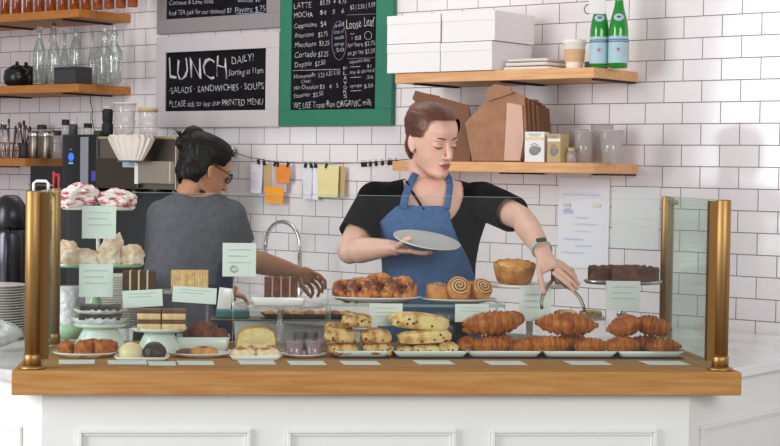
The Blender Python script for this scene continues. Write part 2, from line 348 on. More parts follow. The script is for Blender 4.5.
# ================================================================== COUNTERS
def ringframe(mb, x0, x1, z0, z1, wd, y0, y1):
    for a, b, c, d in ((x0, x1, z1-wd, z1), (x0, x1, z0, z0+wd), (x0, x0+wd, z0+wd, z1-wd), (x1-wd, x1, z0+wd, z1-wd)):
        mb.box(((a+b)/2, (y0+y1)/2, (c+d)/2), (b-a, abs(y1-y0), d-c))
XL, XR = -0.922, 0.867
cab = thing('service_counter', (0, 0.35, 0), 'pale painted counter cabinet with recessed panels under the wooden top', 'counter')
bw(MB().box(((XL+XR)/2, 0.375, (H-0.067)/2), (XR-XL, 0.65, H-0.067)), 'cabinet_body', M['white'], cab)
for u0, u1 in ((78, 251), (287, 456), (491, 657)):
    a = at(u0, 430, 0.05); b = at(u1, 430, 0.05); zt = at((u0+u1)/2, 428.5, 0.05).z
    f = MB(); ringframe(f, a.x, b.x, 0.12, zt, 0.012, 0.05, 0.040); ringframe(f, a.x+0.012, b.x-0.012, 0.132, zt-0.012, 0.008, 0.05, 0.045)
    bw(f, 'panel_moulding', M['white'], cab, bevel=0.003)
def wing(sign, label):
    c0 = Vector((XL if sign < 0 else XR, 0.05, 0)); L_ = 2.0 if sign < 0 else 1.20; D = 0.72
    d = Vector((sign*0.7071, 0.7071, 0)); nb = Vector((-sign*0.7071, 0.7071, 0))
    t = thing('side_counter', tuple(c0+d*0.8), label, 'counter')
    def q(a, b, z=0): p = c0+d*a+nb*b; return (p.x, p.y)
    bw(MB().prism([(c0.x+sign*0.0006, 0.0506), q(L_, 0), q(L_, D), (c0.x+sign*0.0006, 0.05+1.414*D)], 0, H-0.042), 'cabinet_body', M['wing_white'], t)
    # marble top, butting against the end of the wooden slab
    ex = sign*1.001; k = (abs(ex)-abs(c0.x))/0.7071
    bw(MB().prism([(ex, 0.05+(k*0.7071)-0.045), q(L_, -0.032), q(L_, D+0.01), (ex, 0.72)] if sign > 0 else [(ex, 0.05+(k*0.7071)-0.045), q(L_, -0.032), q(L_, D+0.25), (ex, 1.2)], H-0.041, H-0.010), 'marble_top', M['marble'], t, bevel=0.003)
    # panel moulding on the 45 degree face
    f = MB(); ringframe(f, 0.0, 0.62 if sign < 0 else 0.9, 0.12, 0.735, 0.012, 0.0, -0.010); ringframe(f, 0.012, 0.608 if sign < 0 else 0.888, 0.132, 0.723, 0.008, 0.0, -0.005)
    a0 = 0.085 if sign < 0 else 0.06; a1 = a0+(0.62 if sign < 0 else 0.9)
    if sign > 0: f.v = [(c0+d*(a0+v[0])+nb*v[1]+Vector((0, 0, v[2]))) for v in map(Vector, f.v)]
    else: f.v = [(c0+d*(a0+v[0])+nb*v[1]+Vector((0, 0, v[2]))) for v in map(Vector, f.v)]
    bw(f, 'panel_moulding', M['wing_white'], t, bevel=0.003)
    return t
wing(-1, 'angled marble topped counter left of the wooden counter top')
wing(1, 'angled marble topped counter right of the wooden counter top')
o = MB().box((0, 0, -0.0325), (2.0, 0.78, 0.065)).build('wooden_countertop', M['slab'], loc=(0, 0.39, H), bevel=0.003)
tag(o, 'long thick oiled wood counter top carrying the glass display case', 'counter top')
# back counter along the tiled wall
t = thing('back_counter', tuple(wp(-0.6, 0.33, 0)), 'long marble topped back counter along the tiled wall', 'counter', rotz=-WA)
MB().box((0, 0.01, (H-0.05)/2), (4.6, 0.6, H-0.05)).build('cabinet_body', M['white'], t)
MB().box((0, 0, H-0.03), (4.62, 0.655, 0.04)).build('marble_top', M['marble'], t, bevel=0.003)
ZB = H-0.010
# ================================================================== DISPLAY CASE
case = thing('glass_display_case', (0, 0.33, H), 'brass and glass bakery display case standing on the wooden counter top', 'display case')
pf_l, pf_r = at(33, 280, 0.055), at(722, 280, 0.055)
zt_l, zt_r = at(33, 190.5, 0.055).z, at(722, 200, 0.055).z; ZP = (zt_l+zt_r)/2
def post(x, y, r, top, inner, ch, name='post'):
    mb = MB(); mb.lathe([(r, 0.004), (r, top-H-0.003), (r*0.93, top-H)], (x, y, H), 24)
    p = bw(mb, name, M['brass'], case)
    b = MB(); b.lathe([(r*1.62, 0), (r*1.66, 0.003), (r*1.55, 0.007), (r*1.2, 0.010)], (x, y, H+0.0002), 24); b.lathe([(r*1.12, 0.009), (r*1.12, 0.036), (r*1.02, 0.040)], (x, y, H), 24)
    bw(b, 'base_flange', M['brass'], p) if False else None
    q = bw(b, 'base_flange', M['brass'], case); q.parent = p
    c = MB().box((x+inner*(r+ch*0.42), y+0.004, (top+H+0.03)/2-0.004), (ch, ch*1.1, top-H-0.03)); c2 = bw(c, 'glass_channel', M['brass_dark'], case); c2.parent = p
    return p
for x, s_ in ((pf_l.x, 1), (pf_r.x, -1)): post(x, 0.055, 0.0212, ZP, s_, 0.022)
pr_l, pr_r = at(55.5, 260, 0.604), at(665, 260, 0.604)
for x, s_ in ((pr_l.x, -1), (pr_r.x, 1)): post(x, 0.604, 0.0145, ZP, s_, 0.012)
for x in (pr_l.x, pr_r.x):
    s_ = 1 if x < 0 else -1
    k = MB().tube([(x, 0.60, ZP-0.018), (x+(-0.03 if s_ > 0 else 0.02), 0.575, ZP-0.018)], 0.006); k.ball((x-s_*0.025, 0.575, ZP-0.018), 0.008, 10, 6); bw(k, 'glass_clamp', M['brass'], case)
zg = at(390, 196, 0.055).z
g = MB().box(((pf_l.x+pf_r.x)/2, 0.055, (zg+H+0.004)/2), (pf_r.x-pf_l.x-0.055, 0.006, zg-H-0.004)); fg = bw(g, 'front_glass', M['glass'], case)
e = MB().box(((pf_l.x+pf_r.x)/2, 0.055, zg+0.0008), (pf_r.x-pf_l.x-0.055, 0.006, 0.0016)); bw(e, 'glass_edge', M['gedge'], case).parent = fg
for (a, b) in ((pf_l.x+0.018, pr_l.x), (pf_r.x-0.018, pr_r.x)):
    p0, p1 = Vector((a, 0.078, 0)), Vector((b, 0.588, 0)); d = p1-p0; ang = math.atan2(d.y, d.x)
    R = Matrix.Rotation(ang, 3, 'Z'); c = (p0+p1)/2
    sg = bw(MB().box((c.x, c.y, (zg+H+0.004)/2), (d.length, 0.006, zg-H-0.004), R), 'side_glass', M['glass_side'], case)
    bw(MB().box((c.x, c.y, zg+0.001), (d.length, 0.0065, 0.002), R), 'glass_edge', M['gedge'], case).parent = sg
ZS = H+0.150
sx0, sx1 = at(322, 300, 0.5).x, at(500, 300, 0.5).x
rz = thing('glass_riser', ((sx0+sx1)/2, 0.515, H), 'clear glass riser shelf holding the sticky buns and cinnamon rolls', 'riser shelf')
sh = bw(MB().box(((sx0+sx1)/2, 0.515, ZS-0.004), (sx1-sx0, 0.19, 0.008)), 'glass_shelf', M['shelf_glass'], rz)
bw(MB().box(((sx0+sx1)/2, 0.4195, ZS-0.004), (sx1-sx0, 0.001, 0.008)), 'glass_edge', M['gedge'], rz).parent = sh
for x in (sx0+0.02, sx1-0.02):
    for y in (0.44, 0.59): bw(MB().lathe([(0.007, 0.0005), (0.007, 0.003), (0.004, 0.006), (0.004, 0.1405)], (x, y, H), 10), 'leg', M['clear'], rz)
# ================================================================== WALL SHELVES
def wshelf(u_corner, u_wallend, v_top, s_left, zt, off, wood, brackets, label, group=None, th=0.038):
    s_end = wall(u_wallend, v_top, 0.0)[0]
    t = thing('wooden_wall_shelf', tuple(wp((s_left+s_end)/2, off/2, zt)), label, 'shelf', group, rotz=-WA)
    MB().box((0, 0, -th/2), (s_end-s_left, off-0.002, th)).build('board', wood, t, bevel=0.002)
    for ub in brackets:
        sb = wall(ub, v_top+15, 0.0)[0]-(s_left+s_end)/2
        MB().box((sb, 0.01, -th-0.004), (0.030, off*0.86, 0.006)).build('bracket', M['blackm'], t)
    return s_end, zt
OR = 0.31
ZU = wall(593.6, 67.8, OR)[1]; ZU2 = wall(395, 73.0, OR)[1]; ZU = (ZU+ZU2)/2
ZL = wall(592.7, 162.9, OR)[1]
wshelf(0, 637.5, 69, wall(395, 73, OR)[0], ZU, OR, M['shelf_wood'], (458, 543, 634), 'right hand wooden wall shelf carrying white boxes and green bottles')
wshelf(0, 637.5, 165, wall(392, 165, OR)[0], ZL, OR, M['shelf_wood'], (543, 634), 'right hand wooden wall shelf carrying kraft boxes and clear tumblers')
OL = 0.33
ZA = wall(80, 8.5, OL)[1]; ZBB = wall(80, 83.5, OL)[1]; ZC = wall(40, 158.5, OL)[1]
wshelf(0, 131, 9, -3.4, ZA, OL, M['shelf_dark'], (34, 112), 'top left wooden wall shelf holding a row of amber bottles')
wshelf(0, 131, 85, -3.4, ZBB, OL, M['shelf_dark'], (32, 112), 'middle left wooden wall shelf holding clear bottles and carafes')
wshelf(0, 78, 160, -3.4, ZC, OL, M['shelf_dark'], (20,), 'lowest left wooden wall shelf holding lidded metal canisters')
# ================================================================== CHALKBOARDS
def board(name, u0, u1, zb, zt, black, fm, label, tilt=0.0):
    s0, s1 = wall(u0, 90, 0.03)[0], wall(u1, 90, 0.03)[0]; sc = (s0+s1)/2; zc = (zb+zt)/2
    t = thing(name, tuple(wp(sc, 0, zc)), label, 'chalkboard', rotz=-WA)
    b0, b1, bz0, bz1 = black
    f = MB()
    for a, b, c, d in ((s0, s1, bz1, zt), (s0, s1, zb, bz0), (s0, b0, bz0, bz1), (b1, s1, bz0, bz1)):
        f.box(((a+b)/2-sc, -0.015, (c+d)/2-zc), (b-a, 0.028, d-c))
    f.build('frame', fm, t, bevel=0.0015)
    MB().box(((b0+b1)/2-sc, -0.011, (bz0+bz1)/2-zc), (b1-b0, 0.020, bz1-bz0)).build('writing_surface', M['chalk_black'], t)
    return t, sc, zc
OB = 0.022
def chalk(B, body, u0, v0, u1, v1, hp, m_='chalk', name='chalk_writing', shear=0.0):
    t, sc, zc = B; s0, z0 = wall(u0, v0, OB); s1, z1 = wall(u1, v1, OB); h = hp*7.1/F_PX
    return write(body, s0-sc, s1-sc, z0-zc, h, -0.0205, name, M[m_], t, z1=z1-zc, shear=shear)
def stroke(B, pts, m_='chalk', r=0.0012, name='chalk_line'):
    t, sc, zc = B; P = []
    for u, v in pts: s_, z_ = wall(u, v, OB); P.append((s_-sc, -0.0212, z_-zc))
    return MB().tube(P, r, 6).build(name, M[m_], t)
def wz(u, v): return wall(u, v, 0.025)[1]
bl = (wall(166, 80, OB)[0], wall(266.5, 80, OB)[0])
B1 = board('lunch_chalkboard', 155.8, 278.3, wz(217, 127.2), wz(217, 34.5), (bl[0], bl[1], wz(216, 110.7), wz(216, 50.4)), M['frame_light'], 'chalkboard in a pale frame advertising LUNCH with salads, sandwiches and soups')
chalk(B1, 'LUNCH', 169, 79.8, 226.4, 78.2, 23)
chalk(B1, 'DAILY!', 231.4, 64.8, 253.3, 60.6, 8)
chalk(B1, 'Starting at 11am', 228.5, 75.9, 263, 72.8, 6.5)
chalk(B1, '\u00b7SALADS \u00b7 SANDWICHES \u00b7 SOUPS', 169, 93.6, 263.5, 89, 6.8)
chalk(B1, 'PLEASE ask to see our PRINTED MENU', 169, 107.2, 262.8, 104.6, 6.6)
B2 = board('drinks_chalkboard', 155.8, 278.9, wz(217, 31), wz(217, 31)+0.62, (bl[0], bl[1], wz(216, 16.3), wz(216, 16.3)+0.48), M['frame_grey'], 'chalkboard in a dark grey frame above the LUNCH board')
chalk(B2, 'Iced TEA (ask for our options) $3', 169, 15.2, 231, 12.8, 5); chalk(B2, 'Flavors: $.75', 235, 12.6, 265, 11.4, 6, 'chalkblue')
chalk(B2, 'Coconut & Lime soda', 169, 5.2, 213, 3.2, 5); chalk(B2, 'Bottles $2', 238, 2.4, 260, 1.6, 4, 'chalkblue')
stroke(B2, [(236, 13.8), (263, 12.6)])
gx = (wall(291.8, 60, OB)[0], wall(376.4, 60, OB)[0])
B3 = board('menu_chalkboard', 279.3, 391.3, wz(335, 125.2), wz(335, 125.2)+0.90, (gx[0], gx[1], wz(335, 109.5), wz(335, 109.5)+0.78), M['frame_green'], 'large chalkboard menu of coffee and tea prices in a green frame')
for row in (('LATTE', 293.8, 9.2, 311, 7.2, 6), ('$3.25  4  4.75', 320, 4.8, 346, 3.2, 4.5), ('MOCHA', 294, 18, 312.5, 16.8, 5.5), ('$4   5   6', 320, 15, 344, 13, 4.5),
            ('Cappuccino', 294, 28.3, 316.5, 26.4, 5), ('$4', 320.5, 27, 326, 26.4, 5.5), ('Americano', 294.6, 38, 313.5, 36.4, 5), ('$2.75', 318, 37, 327.5, 36, 5),
            ('Macchiato', 294.8, 47.6, 316, 46, 5), ('$3.25', 319, 46, 329, 45, 5), ('Cortado', 294.5, 58, 316, 56.2, 6), ('$3.25', 318, 57.5, 328, 56.5, 5.5),
            ('Doppio', 294.6, 67.5, 311.5, 65.8, 5.5), ('$2.50', 315, 66, 325, 64.6, 5), ('Homemade', 294, 79, 315, 76.8, 4.5), ('CHAI', 301, 83.2, 310, 82.6, 3.3), ('3.25 4.25 5.50', 318, 77.6, 340, 74.4, 4.5),
            ('Hot Chocolate', 294, 90, 318, 88.6, 4.5), ('$3   4   5', 319.5, 89.4, 338, 88, 4.5), ('Steamer', 293.5, 98, 310, 96.4, 4.5), ('$2.50', 313, 97, 323, 95.6, 4.5),
            ('WE USE Trout Run ORGANIC milk', 293, 109, 371.5, 105.6, 6.5), ('$2 | 2.50 | 3.50', 350, 10, 375, 6.6, 4.5), ('Loose Leaf', 346, 29.5, 374, 25.6, 9.5), ('Tea', 350, 40.4, 361, 39.2, 6.5),
            ('for here $2.75', 347.5, 47.4, 374.8, 45.2, 4.5), ('to go tea $3.50', 347.5, 55, 374.8, 52.8, 4.5), ('espresso shot', 349.5, 63.6, 370, 61.4, 3.6), ('$1', 367, 67.8, 371, 67.4, 3),
            ('soy & almond', 349.8, 74, 374, 71.8, 3.6), ('.50', 366, 79.2, 373, 78.8, 3.2), ('syrups', 350, 88, 361.5, 86.8, 3.8), ('$.50', 364, 88, 373, 87.4, 3.8)):
    chalk(B3, row[0], row[1], row[2], row[3], row[4], row[5])
for k, ch in enumerate('FLAVORS'): chalk(B3, ch, 343.2, 70.5+k*4.6, 346.8, 70.4+k*4.6, 3.5, name='chalk_letter')
for pts in ([(293, 70.6), (340, 69.2)], [(346.5, 15), (375.5, 13.8)], [(346.8, 58.8), (375.5, 57.6)], [(349.8, 67), (360, 66.4)], [(350, 77.6), (361, 77)], [(350.5, 91), (361, 90.4)]): stroke(B3, pts, 'chalkpink' if pts[0][0] > 346 and pts[0][1] < 60 else 'chalk')
stroke(B3, [(339+7.2*cos(a*pi/12), 40.5-19.5*sin(a*pi/12)) for a in range(25)], 'chalkpink', 0.0013, 'chalk_oval')
stroke(B3, [(368+3.6*cos(a*pi/8), 35.5-4.2*sin(a*pi/8)) for a in range(17)], 'chalk', 0.001, 'chalk_oval')
for tx, v in (('add', 27.5), ('shot of', 34), ('vanilla', 40), ('syrup', 46.5), ('.50', 53)): chalk(B3, tx, 334.2, v, 343.8, v-1.6, 4, 'chalkblue')
# ================================================================== THINGS ON THE RIGHT HAND SHELVES
def wt(name, u, v, off, z, label, cat, group=None, turn=0.0):
    """a thing standing at distance off from the tiled wall, seen at column u, with its base at height z"""
    s_ = wall(u, v, off)[0]; return thing(name, tuple(wp(s_, off, z)), label, cat, group, rotz=-WA+turn)
def pxm(off=0.2, u=400): # metres per pixel there
    s0, z0 = wall(u, 100, off); s1, z1 = wall(u, 110, off); return abs(z1-z0)/10
ZU0, ZL0 = ZU+0.001, ZL+0.001
offb = 0.325
def cbox(uL, uR, v0, v1, z, off, depth, label, k, turn=0):
    s0, s1 = wall(uL, v0, off)[0], wall(uR, v0, off)[0]; h = (v1-v0)*pxm(off, (uL+uR)/2); sc = (s0+s1)/2
    t = thing('cardboard_box', tuple(wp(sc, off-depth/2, z)), label, 'box', 'white boxes on the upper right shelf', rotz=-WA+turn); wd = (s1-s0)-0.002
    MB().box((0, 0, h/2-0.006), (wd, depth-0.004, h-0.013)).build('box_base', M['boxwhite'], t)
    MB().box((0, 0, h-0.018), (wd+0.0015, depth, 0.034)).build('box_lid', M['boxwhite'], t, bevel=0.001)
    return z+h
z1 = cbox(387, 440, 43.5, 72.5, ZU0, offb, 0.27, 'lower left white cardboard box of the four on the upper shelf', 0)
z2 = cbox(440.5, 492, 42, 71, ZU0, offb, 0.27, 'lower right white cardboard box of the four, under the topmost right one', 1)
cbox(387, 440.5, 15, 43.5, z1+0.001, offb, 0.27, 'upper left white cardboard box, stacked beside the green framed menu', 2)
cbox(442, 495, 12, 42, z2+0.001, offb, 0.27, 'upper right white cardboard box, its end facing the green bottles', 3)
# flat stack of white paper bags
for k, (u, dz, a, nm, cl) in enumerate(((523, 0.0, 0.10, 'bottom white folded bag of the flat pile beside the boxes', 'boxwhite'), (527, 0.016, -0.03, 'middle cream folded bag of the flat pile beside the boxes', 'boxshade'), (532, 0.030, 0.14, 'top grey folded bag of the flat pile beside the boxes', 'frame_light'))):
    t = wt('folded_paper_bag', u, 60, 0.2, ZU0+dz, nm, 'paper bag', 'flat bags on the upper right shelf', a*0.3); t.location = wp(wall(492.5, 60, offb)[0]+0.112+0.004*k, 0.19, ZU0+dz)
    MB().rbox((0, 0, 0.006), (0.20-0.01*k, 0.17, 0.012), 0.01, 2).build('bag_body', M[cl], t); MB().box((0, -0.084, 0.0075), (0.19-0.01*k, 0.006, 0.005)).build('folded_edge', M['boxshade'], t)
t = wt('paper_cup', 574.5, 60, 0.2, ZU0, 'takeaway paper cup with a tan cardboard sleeve on the upper shelf', 'cup')
MB().lathe([(0.030, 0), (0.030, 0.003), (0.041, 0.094), (0.0425, 0.096)], seg=28).build('cup_body', M['cup'], t)
MB().lathe([(0.0355, 0.028), (0.0405, 0.074)], seg=28, caps=False).build('cup_sleeve', M['cupsleeve'], t)
MB().lathe([(0.044, 0.095), (0.044, 0.101), (0.040, 0.106), (0.040, 0.110), (0.036, 0.110)], seg=28).build('cup_lid', M['cup'], t)
def green_bottle(u, off, label, tagged=False):
    t = wt('green_water_bottle', u, 40, off, ZU0, label, 'bottle', 'green bottles on the upper right shelf', turn=WA-0.25); t.scale = (1.12, 1.12, 1.12)
    MB().lathe([(0.026, 0), (0.031, 0.004), (0.0315, 0.125), (0.028, 0.152), (0.0165, 0.195), (0.0135, 0.215), (0.0130, 0.262), (0.0150, 0.264), (0.0150, 0.270), (0.012, 0.272)], seg=28).build('glass_body', M['greenglass'], t)
    MB().lathe([(0.0322, 0.016), (0.0322, 0.103)], seg=32, caps=False).build('body_label', M['label'], t)
    b = MB(); 
    for z in (0.084, 0.090): b.lathe([(0.0325, z), (0.0325, z+0.0035)], seg=32, caps=False)
    b.build('label_print', M['labeldark'], t)
    st = []
    for k in range(10): r = 0.0075 if k % 2 == 0 else 0.0032; st.append((r*sin(k*pi/5), 0.060+r*cos(k*pi/5)))
    MB().prism(st, -0.0336, -0.0320, plane='xz').build('label_star', M['labelred'], t)
    MB().ball((0, -0.0245, 0.163), (0.017, 0.006, 0.014), 18, 8, rot=Euler((-0.42, 0, 0))).build('neck_label', M['label'], t)
    MB().ball((0, -0.0275, 0.163), (0.010, 0.004, 0.006), 14, 6, rot=Euler((-0.42, 0, 0))).build('neck_emblem', M['labeldark'], t)
    if not tagged: MB().lathe([(0.0155, 0.225), (0.0160, 0.226), (0.0160, 0.272), (0.013, 0.277)], seg=20).build('foil_cap', M['label'], t)
    return t
green_bottle(599.5, 0.205, 'left green sparkling water bottle, its neck behind a white paper tag', True)
green_bottle(618.5, 0.20, 'right green sparkling water bottle nearest the shelf end')
t = wt('hanging_price_tag', 596, 10, 0.25, ZU0+0.168, 'white paper tag hanging on the neck of the left green bottle', 'tag', turn=WA-0.25); t.scale = (1.12, 1.12, 1.12)
MB().rbox((0.004, -0.004, 0.062), (0.055, 0.004, 0.075), 0.002, 2).build('paper_slip', M['boxwhite'], t)
MB().tube([(-0.024, -0.008, 0.055), (-0.034, -0.010, 0.05), (-0.038, -0.010, 0.038), (-0.032, -0.010, 0.026), (-0.022, -0.008, 0.024)], 0.0016, 8).build('wire_hook', M['blackm'], t)
tag(MB().lathe([(0.008, 0), (0.009, 0.002), (0.009, 0.022), (0.007, 0.026)], seg=14).build('small_jar', M['darkgrey'], loc=tuple(wp(wall(587, 60, 0.23)[0], 0.23, ZU0))), 'tiny dark jar between the paper cup and the green bottles', 'jar')
# kraft take-out boxes: open flaps leaning together
def kraft(u, off, w_, h, d, n, label, lean=0.0, turn=0.0, flap=1):
    t = wt('kraft_takeout_boxes', u, 140, off, ZL0, label, 'takeout box', 'nested kraft boxes on the lower right shelf', turn)
    for k in range(n):   # nested trays, each an open five sided box
        x = k*0.014; y = k*0.010; mb = MB(); c = 0.5*w_; hh = h*(1-0.045*k)
        poly = [(-c+x, 0.0), (c*0.55+x, 0.0), (c*0.72+x, h*0.30), (c*0.62+x, hh*0.93), (c*0.30+x, hh), (-c*0.55+x, hh*0.90), (-c*1.25+x, h*0.55)]
        mb.prism(poly, -d/2+y+0.0, -d/2+y+0.004, plane='xz')
        mb.prism([(c*0.55+x, 0.0), (c*0.72+x, h*0.30), (c*0.62+x, hh*0.90), (c*0.60+x, hh*0.90), (c*0.69+x, h*0.30), (c*0.53+x, 0)], -d/2+y, d/2-0.01, plane='xz')
        mb.prism([(-c+x, 0.0), (c*0.55+x, 0), (c*0.55+x, 0.004), (-c+x, 0.004)], -d/2+y, d/2-0.01, plane='xz')
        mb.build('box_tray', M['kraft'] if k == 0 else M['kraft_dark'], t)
    c = 0.5*w_
    MB().prism([(c*0.02, h*0.02), (c*0.52, h*0.02), (c*0.62, h*0.32), (c*0.55, h*0.80), (c*0.08, h*0.84)], -d/2-0.006, -d/2-0.001, plane='xz').build('lined_flap', M['kraft_in'], t)
    MB().prism([(-c*0.50, h*0.86), (c*0.25, h*0.97), (c*0.20, h*1.06), (-c*0.30, h*1.10), (-c*0.62, h*1.00)], -d/2-0.012, -d/2-0.007, plane='xz').build('top_flap', M['kraft'], t)
    return t
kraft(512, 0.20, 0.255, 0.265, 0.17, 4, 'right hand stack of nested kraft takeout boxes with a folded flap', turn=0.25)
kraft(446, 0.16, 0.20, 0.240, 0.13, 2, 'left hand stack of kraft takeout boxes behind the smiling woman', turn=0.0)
t = wt('kraft_lid_sheet', 447, 130, 0.285, ZL0, 'long brown kraft lid leaning at a slant behind the woman', 'takeout lid')
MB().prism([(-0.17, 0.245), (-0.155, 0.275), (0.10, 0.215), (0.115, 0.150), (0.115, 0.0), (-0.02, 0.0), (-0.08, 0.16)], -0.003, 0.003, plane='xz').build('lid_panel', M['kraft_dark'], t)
MB().prism([(-0.195, 0.165), (-0.190, 0.215), (-0.14, 0.243), (-0.09, 0.16)], 0.004, 0.008, plane='xz').build('side_flap', M['kraft'], t)
def teabox(u, off, w_, h, d, front, stripe, label, turn):
    t = wt('tea_box', u, 150, off, ZL0, label, 'box', 'small boxes on the lower right shelf', turn)
    MB().box((0, 0, h/2), (w_, d, h)).build('carton', front, t, bevel=0.001)
    MB().box((0, -d/2-0.0006, h*0.78), (w_*0.96, 0.0012, h*0.10)).build('colour_band', stripe, t)
    e = MB(); e.ball((0, -d/2-0.0012, h*0.38), (w_*0.27, 0.002, h*0.16), 16, 6); e.ball((w_*0.24, -d/2-0.0012, h*0.42), (w_*0.10, 0.0022, h*0.09), 12, 6); e.tube([(-w_*0.2, -d/2-0.002, h*0.55), (0, -d/2-0.002, h*0.62), (w_*0.2, -d/2-0.002, h*0.55)], 0.0012, 6)
    e.build('printed_teapot', M['frame_grey'], t)
    for k in range(3): MB().box((0, -d/2-0.0006, h*(0.93-0.035*k)), (w_*(0.7-0.12*k), 0.0012, h*0.012)).build('printed_line', M['frame_grey'], t)
teabox(537, 0.28, 0.078, 0.112, 0.05, M['boxwhite'], M['yellow'], 'small white tea box with a yellow band and a printed teapot', 0.18)
teabox(558, 0.28, 0.062, 0.104, 0.05, M['tan'], M['boxwhite'], 'small tan tea box with a printed picture beside the white one', -0.10)
def tumbler(name, u, v, off, z, r0, r1, h, label, group, mt='clear', rim=True, cat='glass', wall_=0.0022):
    t = wt(name, u, v, off, z, label, cat, group)
    mb = MB(); mb.lathe([(r0*0.9, 0), (r0, 0.003), (r1, h), (r1-wall_, h), (r0-wall_, 0.007), (r0*0.3, 0.006)], seg=26, caps=False); mb.build('glass_wall', M[mt], t)
    if rim: MB().lathe([(r1-0.0026, h-0.001), (r1-0.0012, h+0.0012), (r1+0.0006, h-0.001)], seg=26, caps=False).build('rim', M['silver' if mt == 'x' else 'gedge2'], t)
    return t
M['gedge2'] = mat('glass_rim', 'd9dddd', 0.15)
tumbler('clear_tumbler', 584, 150, 0.225, ZL0, 0.028, 0.037, 0.115, 'clear ribbed tumbler left in the cluster on the lower shelf', 'clear tumblers on the lower right shelf', 'clear2')
tumbler('clear_tumbler', 602, 150, 0.13, ZL0, 0.034, 0.044, 0.140, 'tall clear tumbler in the middle of the cluster on the lower shelf', 'clear tumblers on the lower right shelf', 'clear2')
tumbler('clear_tumbler', 611, 150, 0.235, ZL0, 0.030, 0.044, 0.118, 'clear tumbler nearest the end of the lower shelf', 'clear tumblers on the lower right shelf', 'clear2')
tumbler('clear_tumbler', 579, 150, 0.10, ZL0, 0.028, 0.036, 0.125, 'clear tumbler standing behind the small tea boxes', 'clear tumblers on the lower right shelf', 'clear2')
t = wt('small_glass_jar', 571.5, 150, 0.285, ZL0, 'small glass jar with an amber lid beside the tea boxes', 'jar')
MB().lathe([(0.014, 0), (0.016, 0.003), (0.016, 0.034), (0.012, 0.040)], seg=18).build('glass_wall', M['clear2'], t); MB().lathe([(0.013, 0.040), (0.0135, 0.041), (0.0135, 0.052), (0.011, 0.054)], seg=18).build('lid', M['tan'], t)
# ================================================================== PAPERS, WIRE AND CLIPS ON THE WALL
def wpaper(name, u0, v0, u1, v1, m_, label, off=0.004, cat='paper', lean=0.0, group=None, marks=None, h2=None):
    s0, za = wall(u0, v0, off); s1, zb_ = wall(u1, v1, off); zt_ = wall((u0+u1)/2, v0, off)[1]; zb_ = wall((u0+u1)/2, v1, off)[1]
    t = thing(name, tuple(wp((s0+s1)/2, off, zb_)), label, cat, group, rotz=-WA); t.rotation_euler = (0, lean, -WA)
    wd, h = s1-s0, zt_-zb_; N_ = 6; vs = []; 
    rs = [[Vector((-wd/2, 0.004*sin(k*1.1)*(1-k/N_), h*k/N_)), Vector((wd/2, -0.005*(1-k/N_)**2, h*k/N_)), Vector((wd/2, -0.005*(1-k/N_)**2+0.0006, h*k/N_)), Vector((-wd/2, 0.004*sin(k*1.1)*(1-k/N_)+0.0006, h*k/N_))] for k in range(N_+1)]
    for r in rs:
        for p in r: p.y = min(p.y-0.001, off-0.0015)
    MB().rings(rs, smooth=False).build('sheet', m_, t)
    for (a, b, c, d, mm) in (marks or []):
        MB().box((-wd/2+wd*(a+c)/2, -0.0075, h*(b+d)/2), (wd*(c-a), 0.0008, h*(d-b))).build('printed_mark', M[mm], t)
    return t
M['mk_pink'] = mat('faded_pink_print', 'e0c3cf', 0.8); M['mk_blue'] = mat('faded_blue_print', 'bccbe8', 0.8); M['mk_grey'] = mat('faded_grey_print', 'd3d3df', 0.8); M['mk_or'] = mat('faded_orange_print', 'ecd9c6', 0.8)
wpaper('notice_sheet', 559, 178, 608.5, 268, M['paper'], 'pale bluish notice sheet with faint coloured print under the lower right shelf', marks=[(.10, .80, .82, .83, 'mk_grey'), (.12, .68, .25, .71, 'mk_pink'), (.12, .60, .30, .64, 'mk_blue'), (.14, .63, .24, .66, 'mk_pink'), (.70, .68, .84, .72, 'mk_or'), (.36, .55, .60, .57, 'mk_grey'), (.36, .48, .78, .495, 'mk_grey'), (.36, .40, .62, .415, 'mk_grey'), (.15, .31, .50, .325, 'mk_blue'), (.36, .24, .70, .255, 'mk_grey'), (.10, .16, .55, .175, 'mk_grey')])
wpaper('plastic_sleeve', 612.5, 187, 659, 249, M['sleeve'], 'clear plastic sleeve taped to the tiles beside the notice sheet', marks=[(.03, .93, .12, .945, 'mk_grey'), (.03, .40, .12, .415, 'mk_grey')])
pg = 'papers clipped to the wire'
wpaper('clipped_paper', 250.5, 164, 262, 193, M['paper2'], 'white slip with faint lines, leftmost of the clipped papers', 0.030, lean=0.03, group=pg, marks=[(.15, .7, .8, .73, 'mk_grey'), (.15, .55, .8, .58, 'mk_grey'), (.15, .4, .7, .43, 'mk_pink'), (.15, .25, .8, .28, 'mk_grey')])
wpaper('clipped_paper', 263, 163.5, 274.5, 193, M['tan'], 'tan slip clipped behind the orange notes', 0.022, group=pg)
wpaper('clipped_paper', 272, 165, 287, 192, M['frame_light'], 'grey sheet behind the upper orange note', 0.030, group=pg)
wpaper('sticky_note', 276, 164.5, 290, 183, M['orange'], 'upper orange note clipped to the wire', 0.036, cat='note', group=pg)
wpaper('sticky_note', 265, 187, 283.5, 203.5, M['orange2'], 'lower bright orange note hanging left of the other', 0.036, cat='note', lean=0.02, group=pg)
wpaper('clipped_paper', 303, 165, 312, 199, M['paper2'], 'narrow white slip clipped right of the orange notes', 0.030, group=pg)
wpaper('clipped_paper', 309, 165, 319, 199.5, M['paper'], 'white sheet clipped left of the pale yellow note', 0.026, group=pg)
wpaper('clipped_paper', 327, 166.5, 345, 197, M['tan'], 'tan card peeping out right of the pale yellow note', 0.024, group=pg)
wpaper('clipped_paper', 318, 165.5, 338.5, 197, M['yellow'], 'large pale yellow note on the wire', 0.036, cat='note', group=pg)
